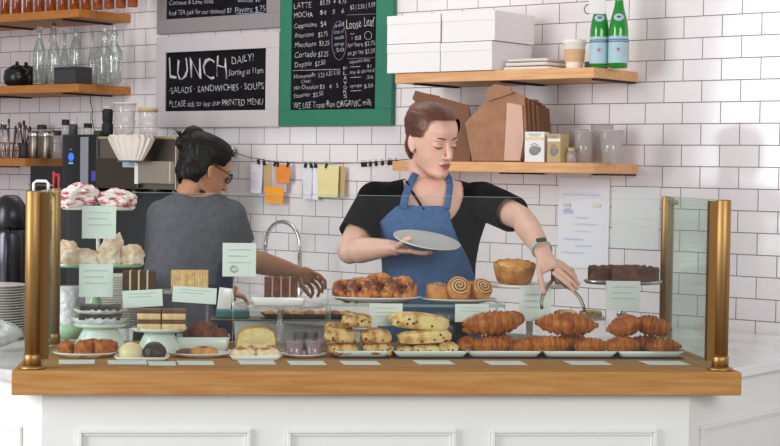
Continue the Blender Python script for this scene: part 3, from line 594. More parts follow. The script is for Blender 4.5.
t = thing('paper_wire', tuple(wp(wall(231, 151, 0.03)[0], 0, wall(231, 151, 0.03)[1])), 'thin wire strung along the tiles from a round steel knob', 'wire', rotz=-WA)
def wl(u, v, off=0.033): s_, z_ = wall(u, v, off); return (s_-(t.location-WOR).dot(WD), -off, z_-t.location.z)
MB().lathe([(0.010, 0.0), (0.010, 0.022), (0.021, 0.026), (0.024, 0.033), (0.020, 0.041), (0.010, 0.044)], seg=20, rot=Euler((pi/2, 0, 0))).build('steel_knob', M['silver'], t)
MB().tube([wl(233, 152), (wl(250, 157.5)), wl(276, 162), wl(300, 163.3), wl(330, 163.8), wl(365, 162.5), wl(400, 160), wl(425, 157.5)], 0.0016, 6).build('wire_strand', M['darkgrey'], t)
for i, (u, v) in enumerate(((259, 160), (264.5, 161), (275.5, 162.2), (278.5, 162.5), (288.5, 163), (306, 163.5), (311.5, 163.6), (316, 163.6), (327, 163.8), (363, 162.7), (366, 162.6), (371, 162), (376.5, 161.6), (383, 161.2), (389.5, 160.7), (392, 160.6), (397, 160.2))):
    p = wall(u, v+1.5, 0.034); z_ = p[1]; c = thing('wire_clip', tuple(wp(p[0], 0.034, z_)), 'small dark metal clip, one of the row hanging on the wall wire', 'clip', 'small clips on the wall wire', rotz=-WA)
    MB().box((0, -0.003, -0.002), (0.009, 0.010, 0.020), Euler((0, 0.25*((i*7) % 3-1), 0))).build('clip_jaw', M['blackm'], c); MB().tube([(-0.003, -0.004, 0.008), (-0.006, -0.004, 0.014), (0.002, -0.004, 0.016), (0.004, -0.004, 0.009)], 0.0012, 6).build('clip_handle', M['silver'], c)
t = wt('black_power_cord', 92, 110, 0.02, 1.2, 'thin black cord hanging down the tiles below the middle left shelf', 'cord'); z0_ = t.location.z
def wl2(u, v): s_, z_ = wall(u, v, 0.02); return (s_-(t.location-WOR).dot(WD), 0, z_-z0_)
MB().tube([wl2(90, 96), wl2(90.5, 103), wl2(92.5, 110), wl2(91.8, 118), wl2(93.5, 126), wl2(95, 134)], 0.0022, 6).build('cable', M['blackm'], t)
# ================================================================== THINGS ON THE LEFT SHELVES
ZA0, ZB0, ZC0 = ZA+0.001, ZBB+0.001, ZC+0.001
g_ = 'amber bottles on the top left shelf'; proto = None
for i in range(12):
    u = 5+i*11.6; s_ = wall(u, 5, 0.24)[0]
    lb = 'amber glass bottle in the row on the top left shelf'
    if proto is None:
        proto = thing('amber_bottle', tuple(wp(s_, 0.24, ZA0)), lb, 'bottle', g_)
        MB().lathe([(0.020, 0), (0.0235, 0.004), (0.0240, 0.110), (0.018, 0.135), (0.010, 0.150), (0.010, 0.165)], seg=22).build('glass_body', M['amber'], proto)
        MB().lathe([(0.012, 0.160), (0.0125, 0.161), (0.0125, 0.180), (0.010, 0.182)], seg=18).build('cap', M['blackm'], proto)
    else: q = copy_tree(proto); q.location = wp(s_, 0.24, ZA0)
def cbottle(u, v, off, R_, h, hn, label, mt='bottle', clip=False, rn=0.012):
    t = wt('clear_glass_bottle', u, v, off, ZB0, label, 'bottle', 'clear bottles on the middle left shelf')
    MB().lathe([(R_*0.85, 0), (R_, 0.005), (R_, h*0.92), (R_*0.9, h), (rn*1.5, h+(hn-h)*0.25), (rn, h+(hn-h)*0.45), (rn*0.92, hn-0.01), (rn*1.2, hn-0.008), (rn*1.2, hn)], seg=26).build('glass_body', M[mt], t)
    MB().lathe([(R_*0.5, 0.004), (R_*0.86, 0.008), (R_*0.86, 0.012)], seg=20).build('thick_base', M['gedge2'], t)
    if clip:
        k = MB(); k.tube([(-rn*1.3, 0, hn-0.03), (-rn*1.6, -0.004, hn), (0, -0.006, hn+0.016), (rn*1.6, -0.004, hn), (rn*1.3, 0, hn-0.03)], 0.0016, 6); k.tube([(-rn*1.2, -0.006, hn-0.03), (-rn*2.4, -0.006, hn-0.075)], 0.0018, 6)
        k.build('swing_clip', M['steel'], t); MB().lathe([(rn*0.9, hn), (rn*0.95, hn+0.008), (rn*0.5, hn+0.014)], seg=14).build('stopper', M['red'] if False else M['kraft_dark'], t)
    return t
cbottle(39.5, 60, 0.26, 0.031, 0.175, 0.285, 'tall clear glass bottle with a ridged neck, beside the black teapot')
cbottle(54, 60, 0.22, 0.030, 0.165, 0.285, 'clear swing top bottle second from the black teapot', clip=True)
cbottle(64.5, 60, 0.12, 0.020, 0.14, 0.27, 'slender clear bottle behind the black tray', mt='bottle', rn=0.008)
cbottle(76, 60, 0.17, 0.029, 0.19, 0.285, 'clear bottle standing in the black tray')
cbottle(92, 60, 0.12, 0.020, 0.13, 0.275, 'slender clear bottle with a pinkish neck behind the carafes', mt='bottle', rn=0.008)
for u, off, k, lb in ((104.5, 0.20, 1.0, 'rounded clear carafe left of the pair at the shelf end'), (114, 0.24, 0.94, 'rounded clear carafe nearest the end of the middle left shelf')):
    t = wt('clear_carafe', u, 60, off, ZB0, lb, 'carafe', 'clear bottles on the middle left shelf')
    MB().lathe([(0.026*k, 0), (0.040*k, 0.010), (0.036*k, 0.065), (0.044*k, 0.110), (0.042*k, 0.150), (0.020*k, 0.180), (0.013*k, 0.200), (0.020*k, 0.222), (0.014*k, 0.238), (0.006*k, 0.246)], seg=26).build('glass_body', M['bottle'], t)
    MB().lathe([(0.004*k, 0.244), (0.006*k, 0.255), (0.003*k, 0.262)], seg=12).build('knob', M['gedge2'], t)
t = wt('black_tray_box', 73, 75, 0.25, ZB0, 'low black open box on the middle left shelf', 'box')
MB().box((0, -0.048, 0.041), (0.152, 0.004, 0.082)).box((0, 0.048, 0.041), (0.152, 0.004, 0.082)).box((-0.075, 0, 0.041), (0.004, 0.096, 0.082)).box((0.075, 0, 0.041), (0.004, 0.096, 0.082)).box((0, 0, 0.003), (0.15, 0.094, 0.005)).build('box_walls', M['darkgrey'], t)
MB().box((0, -0.0505, 0.072), (0.152, 0.0015, 0.006)).build('rim_band', M['blackm'], t)
t = wt('black_teapot', 17, 72, 0.23, ZB0, 'glossy black rounded teapot at the left end of the middle shelf', 'teapot')
MB().lathe([(0.035, 0), (0.058, 0.012), (0.066, 0.045), (0.058, 0.080), (0.034, 0.096), (0.030, 0.098)], seg=28).build('pot_body', M['black'], t)
MB().lathe([(0.034, 0.096), (0.020, 0.106), (0.006, 0.110)], seg=20).ball((0, 0, 0.116), 0.009, 12, 8).build('lid', M['black'], t)
MB().tube([(0.055, 0, 0.05), (0.082, 0, 0.062), (0.092, 0, 0.09)], [0.013, 0.009, 0.006], 12).build('spout', M['black'], t)
MB().tube([(-0.058, 0, 0.075), (-0.09, 0, 0.075), (-0.098, 0, 0.045), (-0.06, 0, 0.025)], 0.006, 10).build('handle', M['black'], t)
t = wt('black_kettle', 26, 72, 0.12, ZB0, 'second black pot half hidden behind the glossy teapot', 'teapot')
MB().lathe([(0.05, 0), (0.055, 0.01), (0.052, 0.085), (0.03, 0.108), (0.01, 0.114)], seg=26).build('pot_body', M['blackm'], t); MB().ball((0, 0, 0.121), 0.010, 12, 8).build('lid_knob', M['black'], t)
# lowest left shelf: canisters and utensils
for u, lb in ((34.5, 'lidded dark metal canister left of the pair on the lowest left shelf'), (47, 'lidded dark metal canister right of the pair on the lowest left shelf')):
    t = wt('metal_canister', u, 145, 0.22, ZC0, lb, 'canister', 'metal canisters on the lowest left shelf')
    MB().lathe([(0.028, 0), (0.0295, 0.003), (0.0295, 0.105), (0.028, 0.108)], seg=26).build('canister_body', M['steel'], t); MB().lathe([(0.031, 0.106), (0.0315, 0.108), (0.0315, 0.122), (0.026, 0.130), (0.010, 0.132)], seg=26).build('lid', M['silver'], t)
t = wt('utensil_basket', 10, 150, 0.22, ZC0, 'copper wire basket with spoons at the left edge of the lowest shelf', 'basket')
mb = MB()
for k in range(14): a = 2*pi*k/14; mb.tube([(0.045*cos(a), 0.045*sin(a), 0.002), (0.060*cos(a), 0.060*sin(a), 0.075)], 0.002, 5)
for r, z in ((0.045, 0.002), (0.052, 0.038), (0.060, 0.075)): mb.tube([(r*cos(a*pi/10), r*sin(a*pi/10), z) for a in range(21)], 0.0022, 5)
mb.build('wire_basket', mat('copper_wire', 'b07a5a', 0.35, 0.8), t)
for k in range(7):
    a = k*0.9; sp = MB().tube([(0.02*cos(a), 0.02*sin(a), 0.006), (0.045*cos(a), 0.04*sin(a), 0.12+0.008*k)], 0.0028, 6).ball((0.048*cos(a), 0.043*sin(a), 0.132+0.008*k), (0.008, 0.004, 0.013), 10, 6); sp.build('spoon', M['silver' if k % 2 else 'darkgrey'], t)
t = wt('whisk_cluster', 24.5, 150, 0.17, ZC0, 'dark pot of whisks and brushes beside the metal canisters', 'utensil pot')
MB().lathe([(0.026, 0), (0.028, 0.003), (0.030, 0.075), (0.028, 0.076)], seg=20).build('pot', M['darkgrey'], t)
for k in range(6): a = k*1.05; MB().tube([(0.01*cos(a), 0.01*sin(a), 0.07), (0.03*cos(a), 0.02*sin(a), 0.13+0.007*k)], 0.003, 6).ball((0.032*cos(a), 0.022*sin(a), 0.138+0.007*k), (0.008, 0.008, 0.014), 8, 6).build('brush', M['darkgrey'] if k % 2 else M['kraft_dark'], t)
for u, v, off, h, lb in ((5, 140, 0.10, 0.15, 'clear jar at the far left edge of the lowest shelf'), (56.5, 140, 0.10, 0.12, 'clear storage jar right of the canisters on the lowest shelf'), (42, 130, 0.08, 0.15, 'clear storage jar behind the canisters on the lowest shelf')):
    t = wt('storage_jar', u, v, off, ZC0, lb, 'jar', 'storage jars on the lowest left shelf')
    MB().lathe([(0.026, 0), (0.028, 0.004), (0.028, h-0.02), (0.022, h-0.004)], seg=22).build('glass_wall', M['clear2'], t); MB().lathe([(0.023, h-0.005), (0.024, h-0.003), (0.024, h+0.016), (0.02, h+0.018)], seg=22).build('lid', M['darkgrey'], t)
# ================================================================== COFFEE MACHINES ON THE BACK COUNTER
OFM = 0.50
def mz(u, v, off): return wall(u, v, off)[1]
# black grinder with blue display
sA, sB = wall(61.5, 135, OFM+.03)[0], wall(98, 135, OFM+.03)[0]; zt_ = mz(80, 134.5, OFM+.03)
t = thing('coffee_grinder', tuple(wp((sA+sB)/2, 0.36, ZB)), 'tall black coffee grinder with a round blue display and silver side strip', 'coffee grinder', rotz=-WA); wd = sB-sA
MB().rbox((0, 0, (zt_-ZB)/2), (wd, 0.34, zt_-ZB), 0.012, 2).build('machine_body', M['black'], t)
def loc_(u, v, off=OFM+.03): s_, z_ = wall(u, v, off); return (s_-(sA+sB)/2, z_-ZB)
a, b = loc_(81.5, 137), loc_(88.5, 200); MB().box(((a[0]+b[0])/2, -0.173, (a[1]+b[1])/2), (b[0]-a[0], 0.01, abs(a[1]-b[1]))).build('silver_strip', M['silverpaint'], t, bevel=0.003)
c = loc_(71.5, 157); MB().lathe([(0.0185, 0), (0.019, 0.002), (0.015, 0.004)], (c[0], -0.171, c[1]), 24, rot=Euler((pi/2, 0, 0))).build('round_display', M['blue_led'], t)
for k in range(3): MB().box((c[0]-0.010+0.010*k, -0.172, c[1]-0.027), (0.006, 0.004, 0.010)).build('lit_button', M['label'], t)
MB().box((c[0], -0.172, c[1]+0.034), (0.016, 0.003, 0.004)).box((c[0], -0.172, c[1]-0.046), (0.012, 0.003, 0.004)).build('panel_print', M['silverpaint'], t) if False else None
MB().box((c[0], -0.172, c[1]+0.034), (0.016, 0.003, 0.004)).build('panel_print', M['silverpaint'], t)
c = loc_(95.5, 176); MB().box((c[0]-0.002, -0.174, c[1]), (0.034, 0.010, 0.045)).build('violet_display', M['purple_led'], t, bevel=0.002)
# steel coffee brewer
OB2 = 0.52; sA, sB = wall(98.5, 140, OB2)[0], wall(176, 140, OB2)[0]; zt_ = mz(140, 137.5, OB2); sc = (sA+sB)/2
t = thing('coffee_brewer', tuple(wp(sc, 0.34, ZB)), 'wide steel coffee brewer with dark front panel behind the woman in grey', 'coffee machine', rotz=-WA)
def loc_(u, v, off=OB2): s_, z_ = wall(u, v, off); return (s_-sc, z_-ZB)
def lbox(u0, v0, u1, v1, d0, d1, name, m_, bev=0.002):
    a, b = loc_(u0, v0), loc_(u1, v1); return MB().box(((a[0]+b[0])/2, -0.18-(d0+d1)/2, (a[1]+b[1])/2), (abs(b[0]-a[0]), abs(d1-d0), abs(a[1]-b[1]))).build(name, m_, t, bevel=bev)
lbox(98.8, 139, 175.5, 190, 0.0, -0.18, 'brewer_head', M['steel'])
lbox(98.8, 136.5, 176, 139.2, 0.006, -0.185, 'top_plate', mat('brass_trim_top', 'b3a07c', 0.45, 0.5))
lbox(99, 158.5, 141, 188, 0.02, 0.0, 'front_panel', mat('smoked_panel', '4a4038', 0.3, 0.5))
lbox(142, 161, 175, 184, 0.03, 0.0, 'light_panel', M['steel2'])
lbox(126.3, 161.5, 138.8, 167.5, 0.023, 0.02, 'white_badge', M['label'])
lbox(140.2, 160, 143.2, 184, 0.034, 0.0, 'edge_highlight', M['china'])  # white strip standing in for the highlight along the panel edge
lbox(99, 190, 175, 262, -0.10, -0.18, 'back_panel', M['blackm'])
a, b = loc_(98.8, 262), loc_(175.5, 262); MB().box(((a[0]+b[0])/2, -0.10, 0.015), (b[0]-a[0], 0.20, 0.03)).build('drip_tray', M['blackm'], t)
for u in (118, 158):
    a = loc_(u, 186); MB().lathe([(0.050, 0), (0.058, -0.004), (0.048, -0.045), (0.015, -0.06)], (a[0], -0.06, a[1]-0.004), 24).tube([(a[0], -0.10, a[1]-0.022), (a[0], -0.21, a[1]-0.028)], 0.010, 10).build('filter_basket', M['black'], t)
TOPZ = zt_+0.002
# coffee filters hanging over the brewer front
a = wall(131, 150, 0.60); t = thing('paper_coffee_filters', tuple(wp(a[0], 0.60, mz(131, 160.5, 0.56))), 'stack of white fluted paper coffee filters in front of the brewer', 'coffee filters', rotz=-WA)
h_ = mz(131, 139, .56)-mz(131, 160.5, .56)
for k in range(5):
    rs = []
    for i, (r, z) in enumerate(((0.068, 0), (0.072, 0.004), (0.104, h_*0.55), (0.128, h_))):
        rs.append([Vector(((r+(0.0075*(i/3)*(1 if q % 4 < 2 else -1)))*cos(2*pi*q/84)*(1-0.02*k), (r*0.35+(0.007*(i/3)*(1 if q % 4 < 2 else -1)))*sin(2*pi*q/84), z+0.004*k+(0.003*(i/3)*sin(q*2.3+k)))) for q in range(84)])
    MB().rings(rs, caps=False).build('paper_filter', M['filter'], t)
MB().box((0, 0.02, -0.004), (0.15, 0.06, 0.006)).tube([(0, 0.03, -0.004), (0, 0.06, -0.004)], 0.006).build('holder_ledge', M['steel'], t)
# cups and jars standing on the machines
def ontop(name, u, v, off, z, prof, m_, label, cat, group, extra=None):
    t = wt(name, u, v, off, z, label, cat, group); MB().lathe(prof, seg=24).build('vessel', m_, t)
    if extra: MB().lathe(extra[0], seg=24).build(extra[2], extra[1], t)
    return t
gt = 'cups and jars on top of the coffee machines'
ontop('plastic_cup_stack', 124.5, 125, 0.43, TOPZ, [(0.034, 0), (0.042, 0.002), (0.049, 0.075), (0.044, 0.078), (0.051, 0.150), (0.052, 0.152)], M['clear2'], 'tall double stack of clear plastic cups on the brewer', 'cups', gt, ([(0.0525, 0.148), (0.0530, 0.151), (0.0525, 0.153)], M['gedge2'], 'rim'))
ontop('plastic_cup_stack', 148, 125, 0.43, TOPZ, [(0.030, 0), (0.036, 0.002), (0.041, 0.060), (0.037, 0.063), (0.042, 0.125), (0.043, 0.127)], M['clear2'], 'shorter stack of clear plastic cups beside the pale chalkboard frame', 'cups', gt, ([(0.0432, 0.112), (0.0436, 0.130)], M['tan'], 'rim'))
ontop('dark_jar_stack', 107.5, 125, 0.45, TOPZ, [(0.022, 0), (0.025, 0.002), (0.025, 0.060), (0.018, 0.066), (0.023, 0.070), (0.024, 0.120), (0.018, 0.126)], M['blackm'], 'two dark jars stacked left of the clear cups', 'jar', gt, ([(0.0185, 0.126), (0.025, 0.128), (0.026, 0.140)], M['clear2'], 'lid'))
zg_ = mz(80, 134.5, OFM+.03)+0.002
for i, (u, off, h, lb) in enumerate(((58.5, 0.30, 0.075, 'small dark jar leftmost on the machine tops'), (66, 0.34, 0.072, 'small pale topped jar second on the machine tops'), (73.5, 0.34, 0.078, 'small dark jar with a glass lid third on the machine tops'), (88, 0.30, 0.055, 'squat dark jar fourth on the machine tops'), (98, 0.36, 0.050, 'squat dark jar left of the dark jar stack'))):
    z_ = zg_ if u > 62 and u < 97 else (TOPZ if u >= 97 else None)
    if z_ is None: continue
    ontop('spice_jar', u, 125, off, z_, [(0.018, 0), (0.020, 0.002), (0.020, h*0.6), (0.017, h*0.66)], M['clear2'] if i % 2 else M['darkgrey'], lb, 'jar', gt, ([(0.019, h*0.66), (0.0195, h*0.68), (0.0195, h), (0.017, h*1.02)], M['blackm'] if i % 2 else M['clear2'], 'lid'))
# airpot, kettle handles and dark oven in the left corner
t = thing('thermal_airpot', (at(10, 260, 1.25).x, 1.25, ZB), 'tall black and steel thermal airpot behind the plate stack', 'airpot')
zt_ = at(10, 195, 1.25).z-ZB
MB().lathe([(0.050, 0), (0.056, 0.004), (0.056, zt_*0.70), (0.052, zt_*0.76)], seg=30).build('steel_body', mat('smoked_steel', '4a4850', 0.25, 0.8), t)
MB().lathe([(0.055, zt_*0.75), (0.062, zt_*0.78), (0.058, zt_*0.90), (0.035, zt_*0.98), (0.02, zt_)], seg=30).build('lid', M['black'], t)
MB().tube([(-0.03, -0.03, zt_*0.86), (-0.055, -0.06, zt_*0.84), (-0.06, -0.065, zt_*0.80)], 0.010, 12).build('spout', M['black'], t)
MB().tube([(0.0, -0.04, zt_*0.78), (0.0, -0.085, zt_*0.70), (0.0, -0.085, zt_*0.40), (0.0, -0.055, zt_*0.32)], 0.007, 10).build('handle', M['black'], t)
t = thing('white_handled_jug', (at(33, 200, 1.36).x+0.03, 1.36, ZB), 'steel jug with a white loop handle behind the left front post', 'jug'); zt_ = at(33, 181, 1.36).z-ZB
MB().lathe([(0.045, 0), (0.05, 0.004), (0.048, zt_*0.88), (0.040, zt_*0.90)], seg=24).build('jug_body', M['steel'], t)
MB().tube([(-0.028, 0, zt_*0.88), (-0.028, 0, zt_*0.985), (-0.018, 0, zt_), (0.014, 0, zt_), (0.022, 0, zt_*0.985), (0.022, 0, zt_*0.88)], 0.0055, 10).build('handle', M['china'], t)
t = thing('red_handled_grinder', (at(56.5, 200, 1.55).x, 1.55, ZB), 'steel canister with a tall red handle beside the rear left post', 'canister'); zt_ = at(56.5, 171.5, 1.55).z-ZB
MB().lathe([(0.04, 0), (0.045, 0.004), (0.043, zt_*0.84), (0.036, zt_*0.86)], seg=24).build('canister_body', M['darkgrey'], t)
MB().rbox((-0.010, 0, zt_*0.93), (0.008, 0.014, zt_*0.14), 0.003, 2).rbox((0.008, 0, zt_*0.92), (0.008, 0.014, zt_*0.11), 0.003, 2).rbox((-0.001, 0, zt_*0.975), (0.026, 0.014, 0.012), 0.004, 2).rbox((-0.001, 0, zt_*0.875), (0.026, 0.014, 0.012), 0.004, 2).build('red_handle', M['red'], t)
# small black oven left of the grinder on the back counter
sA, sB = wall(28, 165, 0.46)[0], wall(60.5, 165, 0.46)[0]; zt_ = mz(45, 166, 0.46)
t = thing('black_countertop_oven', tuple(wp((sA+sB)/2, 0.30, ZB)), 'black boxy countertop oven beneath the lowest left shelf', 'oven', rotz=-WA)
MB().rbox((0, 0, (zt_-ZB)/2), (sB-sA, 0.30, zt_-ZB), 0.008, 2).build('oven_body', M['blackm'], t)
MB().box((0, -0.153, (zt_-ZB)*0.5), ((sB-sA)*0.86, 0.006, (zt_-ZB)*0.6)).build('oven_door', M['black'], t); MB().tube([(-(sB-sA)*.36, -0.17, (zt_-ZB)*.84), ((sB-sA)*.36, -0.17, (zt_-ZB)*.84)], 0.006).build('handle', M['steel'], t)
# faucet and sink
c = wall(272, 262, 0.30); fz = wall(272, 222, 0.30)[1]
t = thing('sink_faucet', tuple(wp(wall(290, 262, .28)[0], 0.22, ZB)), 'tall gooseneck steel faucet on the back counter', 'faucet', rotz=-WA); r_ = abs(wall(290, 240, .28)[0]-wall(256, 240, .28)[0])/2
P = [(0, 0, 0.01), (0, 0, fz-ZB-r_)]+[(-r_+r_*cos(a*pi/10), -0.0*a, fz-ZB-r_+r_*sin(a*pi/10)) for a in range(1, 11)]+[(-2*r_, 0, fz-ZB-r_-0.05)]
MB().tube(P, 0.0085, 12).build('gooseneck', M['silver'], t); MB().lathe([(0.026, 0), (0.026, 0.012), (0.014, 0.02), (0.014, 0.06)], seg=20).build('base', M['silver'], t); MB().tube([(0, 0, 0.04), (0.05, 0, 0.055)], 0.006, 10).build('lever', M['silver'], t)
# plate stacks on the left marble
def plates(x, y, r, n, label, group):
    for k in range(n):
        mb = MB().lathe([(r*0.55, 0), (r*0.60, 0.001), (r*0.98, 0.011), (r, 0.013), (r*0.97, 0.0135), (r*0.60, 0.004), (r*0.1, 0.004)], seg=32)
        o = mb.build('dinner_plate', M['grey_china'], loc=(x, y, ZB+0.001+k*0.0085)); tag(o, (label % ('topmost plate of' if k == n-1 else 'bottom plate of' if k == 0 else 'plate inside')), 'plate', group)
plates(at(-4, 335, 0.92).x, 0.92, 0.098, 20, 'white dinner %s the stack left of the brass front post', 'plates stacked left of the case')
plates(at(119, 335, 1.30).x, 1.30, 0.075, 21, 'white dinner %s the stack behind the cake stands', 'plates stacked behind the case')
# ================================================================== PEOPLE
def pix(P):
    d = Vector(P)-CP; z = d.dot(_f); return 390+F_PX*d.dot(_r)/z, 223-F_PX*d.dot(_u)/z
def inpoly(x, y, poly):
    c = False; n = len(poly)
    for i in range(n):
        (x1, y1), (x2, y2) = poly[i], poly[i-1]
        if (y1 > y) != (y2 > y) and x < (x2-x1)*(y-y1)/(y2-y1)+x1: c = not c
    return c
def torso(mb, rings, yaw=0.0, grow=0.0, zmin=None, zmax=None, n=28):
    rs = []
    for (c, hw, hd) in rings:
        if zmin is not None and c.z < zmin: continue
        if zmax is not None and c.z > zmax: continue
        row = []
        for k in range(n):
            a = 2*pi*k/n; ca, sa = cos(a), sin(a); e = 0.82
            x = (hw+grow)*math.copysign(abs(ca)**e, ca); y = (hd+grow)*math.copysign(abs(sa)**e, sa)
            row.append(Vector((c.x+x*cos(yaw)-y*sin(yaw), c.y+x*sin(yaw)+y*cos(yaw), c.z)))
        rs.append(row)
    mb.rings(rs)
def head_matrix(c, yaw, pitch, roll): return Matrix.Translation(c) @ Matrix.Rotation(yaw, 4, 'Z') @ Matrix.Rotation(pitch, 4, 'X') @ Matrix.Rotation(roll, 4, 'Y')
def merge(mb, sub, Mx):
    mb.add([Mx @ Vector(v) for v in sub.v], sub.f, 0)
def head_rings(g):
    rs = []
    for z, yf, yb, hw in [(z+g*max(-1, min(1, z/.06)), yf-g, yb+g, hw+g) for z, yf, yb, hw in ((-.099, -.074, -.052, .010), (-.095, -.084, -.035, .022), (-.084, -.091, -.010, .033), (-.068, -.089, .008, .0425), (-.050, -.0885, .026, .050), (-.028, -.088, .056, .0585), (-.004, -.0835, .080, .064), (.018, -.0815, .094, .068), (.036, -.0855, .101, .0705), (.056, -.086, .105, .0725), (.076, -.079, .103, .070), (.094, -.064, .093, .062), (.108, -.043, .074, .048), (.117, -.018, .050, .030), (.121, .008, .026, .012))]:
        yc = 0.008 if z > -.075 else -.035; row = []
        for k in range(36):
            a = 2*pi*k/36; ca, sa = cos(a), sin(a); d = (yc-yf) if sa < 0 else (yb-yc); e = 0.88 if sa < 0 else 1.0
            row.append(Vector((hw*math.copysign(abs(ca)**e, ca), yc+d*math.copysign(abs(sa)**0.92, sa), z)))
        rs.append(row)
    return rs
def head_shape(mb, Mx):
    h = MB()
    h.rings(head_rings(0))
    for s in (-1, 1):
        h.ball((s*0.028, -0.074, 0.033), (0.022, 0.010, 0.006), 16, 8, rot=Euler((0, s*0.12, s*0.25)))   # brow bone
        h.ball((s*0.030, -0.070, 0.013), (0.0145, 0.0135, 0.0105), 18, 12)                 # lidded eye
        h.ball((s*0.0105, -0.0965, -0.024), (0.0065, 0.008, 0.0055), 12, 8)                # nostril wing
        h.ball((s*0.072, 0.012, 0.002), (0.006, 0.015, 0.028), 14, 12, rot=Euler((-0.15, 0, s*-0.45)))   # ear
        h.ball((s*0.071, 0.006, -0.020), (0.006, 0.009, 0.011), 12, 8)
    h.tube([(0, -0.078, 0.030), (0, -0.088, 0.010), (0, -0.098, -0.008), (0, -0.104, -0.020)], [0.0075, 0.008, 0.009, 0.0095], 14)
    h.ball((0, -0.104, -0.021), (0.009, 0.009, 0.008), 14, 10)
    h.ball((0, -0.082, -0.050), (0.024, 0.010, 0.014), 18, 10)         # mouth mound
    h.ball((0, -0.0915, -0.0455), (0.0215, 0.0050, 0.0036), 18, 8); h.ball((0, -0.0895, -0.0580), (0.0180, 0.0052, 0.0042), 18, 8)
    merge(mb, h, Mx)
HL = [(-0.12, 0.045), (-0.075, 0.040), (-0.030, 0.028), (0.022, 0.018), (0.030, -0.030), (0.060, -0.044), (0.082, -0.050), (0.096, -0.058), (0.104, -0.200)]
def hairline(z):
    for (z0, y0), (z1, y1) in zip(HL, HL[1:]):
        if z0 <= z <= z1: return y0+(y1-y0)*(z-z0)/(z1-z0)
    return 1 if z < HL[0][0] else -1
def hair(parent, Mx, mt, grow, extra=(), zmin=-0.075, vox=0.004, bump=0.0):
    h = MB(); g = grow
    h.rings(head_rings(g)); h.ball((0, 0.030, -0.005), (0.060+g, 0.060+g, 0.070+g), 24, 14)
    mb = MB(); merge(mb, h, Mx); inv = Mx.inverted()
    def comb(me):
        for v in me.vertices:
            q = inv @ v.co; a = abs(noise.noise(Vector((q.x*90, q.y*14, q.z*90))))*.0028+abs(noise.noise(Vector((q.x*28, q.y*8, q.z*28))))*.0045*(1+bump); v.co += v.normal*a
    for (c, r) in extra: mb.ball(c, r, 20, 14, fn=(lambda d: 1+0.10*noise.noise(d*2.2+Vector(c)*9)))
    ex = [(Vector(c), max(r) if hasattr(r, '__len__') else r) for c, r in extra]
    def keep(co, no):
        p = inv @ co
        if any((co-c).length < r*1.25 for c, r in ex): return True
        return p.y > hairline(p.z) and p.z > zmin-0.0*p.y
    return remesh(mb, 'hair', mt, vox, 3, parent, keep=keep, edit=comb)
def face_bits(parent, Mx, brow, closed=True):
    def X(p): return Mx @ Vector(p)
    for s in (-1, 1):
        MB().tube([X((s*x, y, z)) for x, y, z in ((0.014, -0.0865, 0.0345), (0.024, -0.0865, 0.0385), (0.035, -0.081, 0.0390), (0.045, -0.070, 0.0340))], [0.0016, 0.0023, 0.0021, 0.0010], 8, flat=0.8).build('eyebrow', brow, parent)
        MB().tube([X((s*x, y, z)) for x, y, z in ((0.0175, -0.0805, 0.0105), (0.024, -0.0838, 0.0065), (0.031, -0.0845, 0.0050), (0.038, -0.0805, 0.0065), (0.0440, -0.072, 0.0100))], [0.0008, 0.0014, 0.0016, 0.0016, 0.0010], 8).build('eyelashes', M['lash'], parent)
        MB().tube([X((s*x, y, z)) for x, y, z in ((0.0185, -0.0825, 0.0195), (0.030, -0.0845, 0.0225), (0.042, -0.0755, 0.0190))], [0.0005, 0.0009, 0.0005], 6).build('eyelid_crease', mat('lid_crease', 'b9826e', 0.7), parent)
def shoes(parent, pts, dirv):
    for p in pts:
        a = math.atan2(dirv[1], dirv[0]); s = MB().rbox((0, 0, 0), (0.27, 0.095, 0.03), 0.045, 5)
        s.ball((-0.02, 0, 0.035), (0.10, 0.044, 0.045), 20, 10); s.v = [tuple(Matrix.Rotation(a, 3, 'Z') @ Vector(v) + Vector((p[0]+dirv[0]*0.05, p[1]+dirv[1]*0.05, 0.0155))) for v in s.v]
        s.build('shoe', M['black'], parent)
# ---------------------------------------------------------------- smiling woman in the middle
def px(n, Y): return n*(Y-CP.y)/F_PX/0.9945
w1 = thing('person', (0, 0, 0), 'person in black tee and blue denim apron holding a plate and reaching with tongs', 'person')
YB = 0.92
HM = head_matrix(at(431.5, 143.5, 0.875), RD(31), RD(15), RD(-3))
body = MB(); head_shape(body, HM)
nb = at(430, 190, 0.93); body.tube([HM @ Vector((0, 0.034, -0.030)), HM @ Vector((0, 0.046, -0.085)), nb, nb+Vector((0, 0.01, -0.06))], [0.044, 0.042, 0.047, 0.058], 20)
R1 = [(at(430, v, YB), px(hw, YB), hd) for v, hw, hd in ((178, 16, .040), (182, 34, .058), (187, 50, .072), (194, 57, .085), (204, 58, .098), (220, 54, .112), (240, 47, .115), (262, 43, .105), (290, 42, .098), (318, 46, .105), (352, 51, .115), (385, 50, .11))]
torso(body, R1)
SR, ER, WR = at(375, 200, 0.93), at(350, 251, 0.84), at(391, 247.5, 0.715)
SL, EL, WL = at(482, 200, 0.90), at(522, 218.5, 0.64), at(542, 250, 0.425)
arm_r = [SR, SR.lerp(ER, .35), SR.lerp(ER, .8), ER, ER.lerp(WR, .25), ER.lerp(WR, .6), WR]
body.tube(arm_r, [.050, .048, .045, .042, .043, .036, .025], 18); body.ball(ER, .042); body.ball(WR, (.024, .024, .024)); body.tube([ER.lerp(WR, .85), WR, at(399, 249, .70)], [.027, .0245, .022], 16)
arm_l = [SL, SL.lerp(EL, .35), SL.lerp(EL, .8), EL, EL.lerp(WL, .3), EL.lerp(WL, .65), WL]
body.tube(arm_l, [.050, .046, .041, .038, .040, .034, .0275], 18); body.ball(EL, .038)
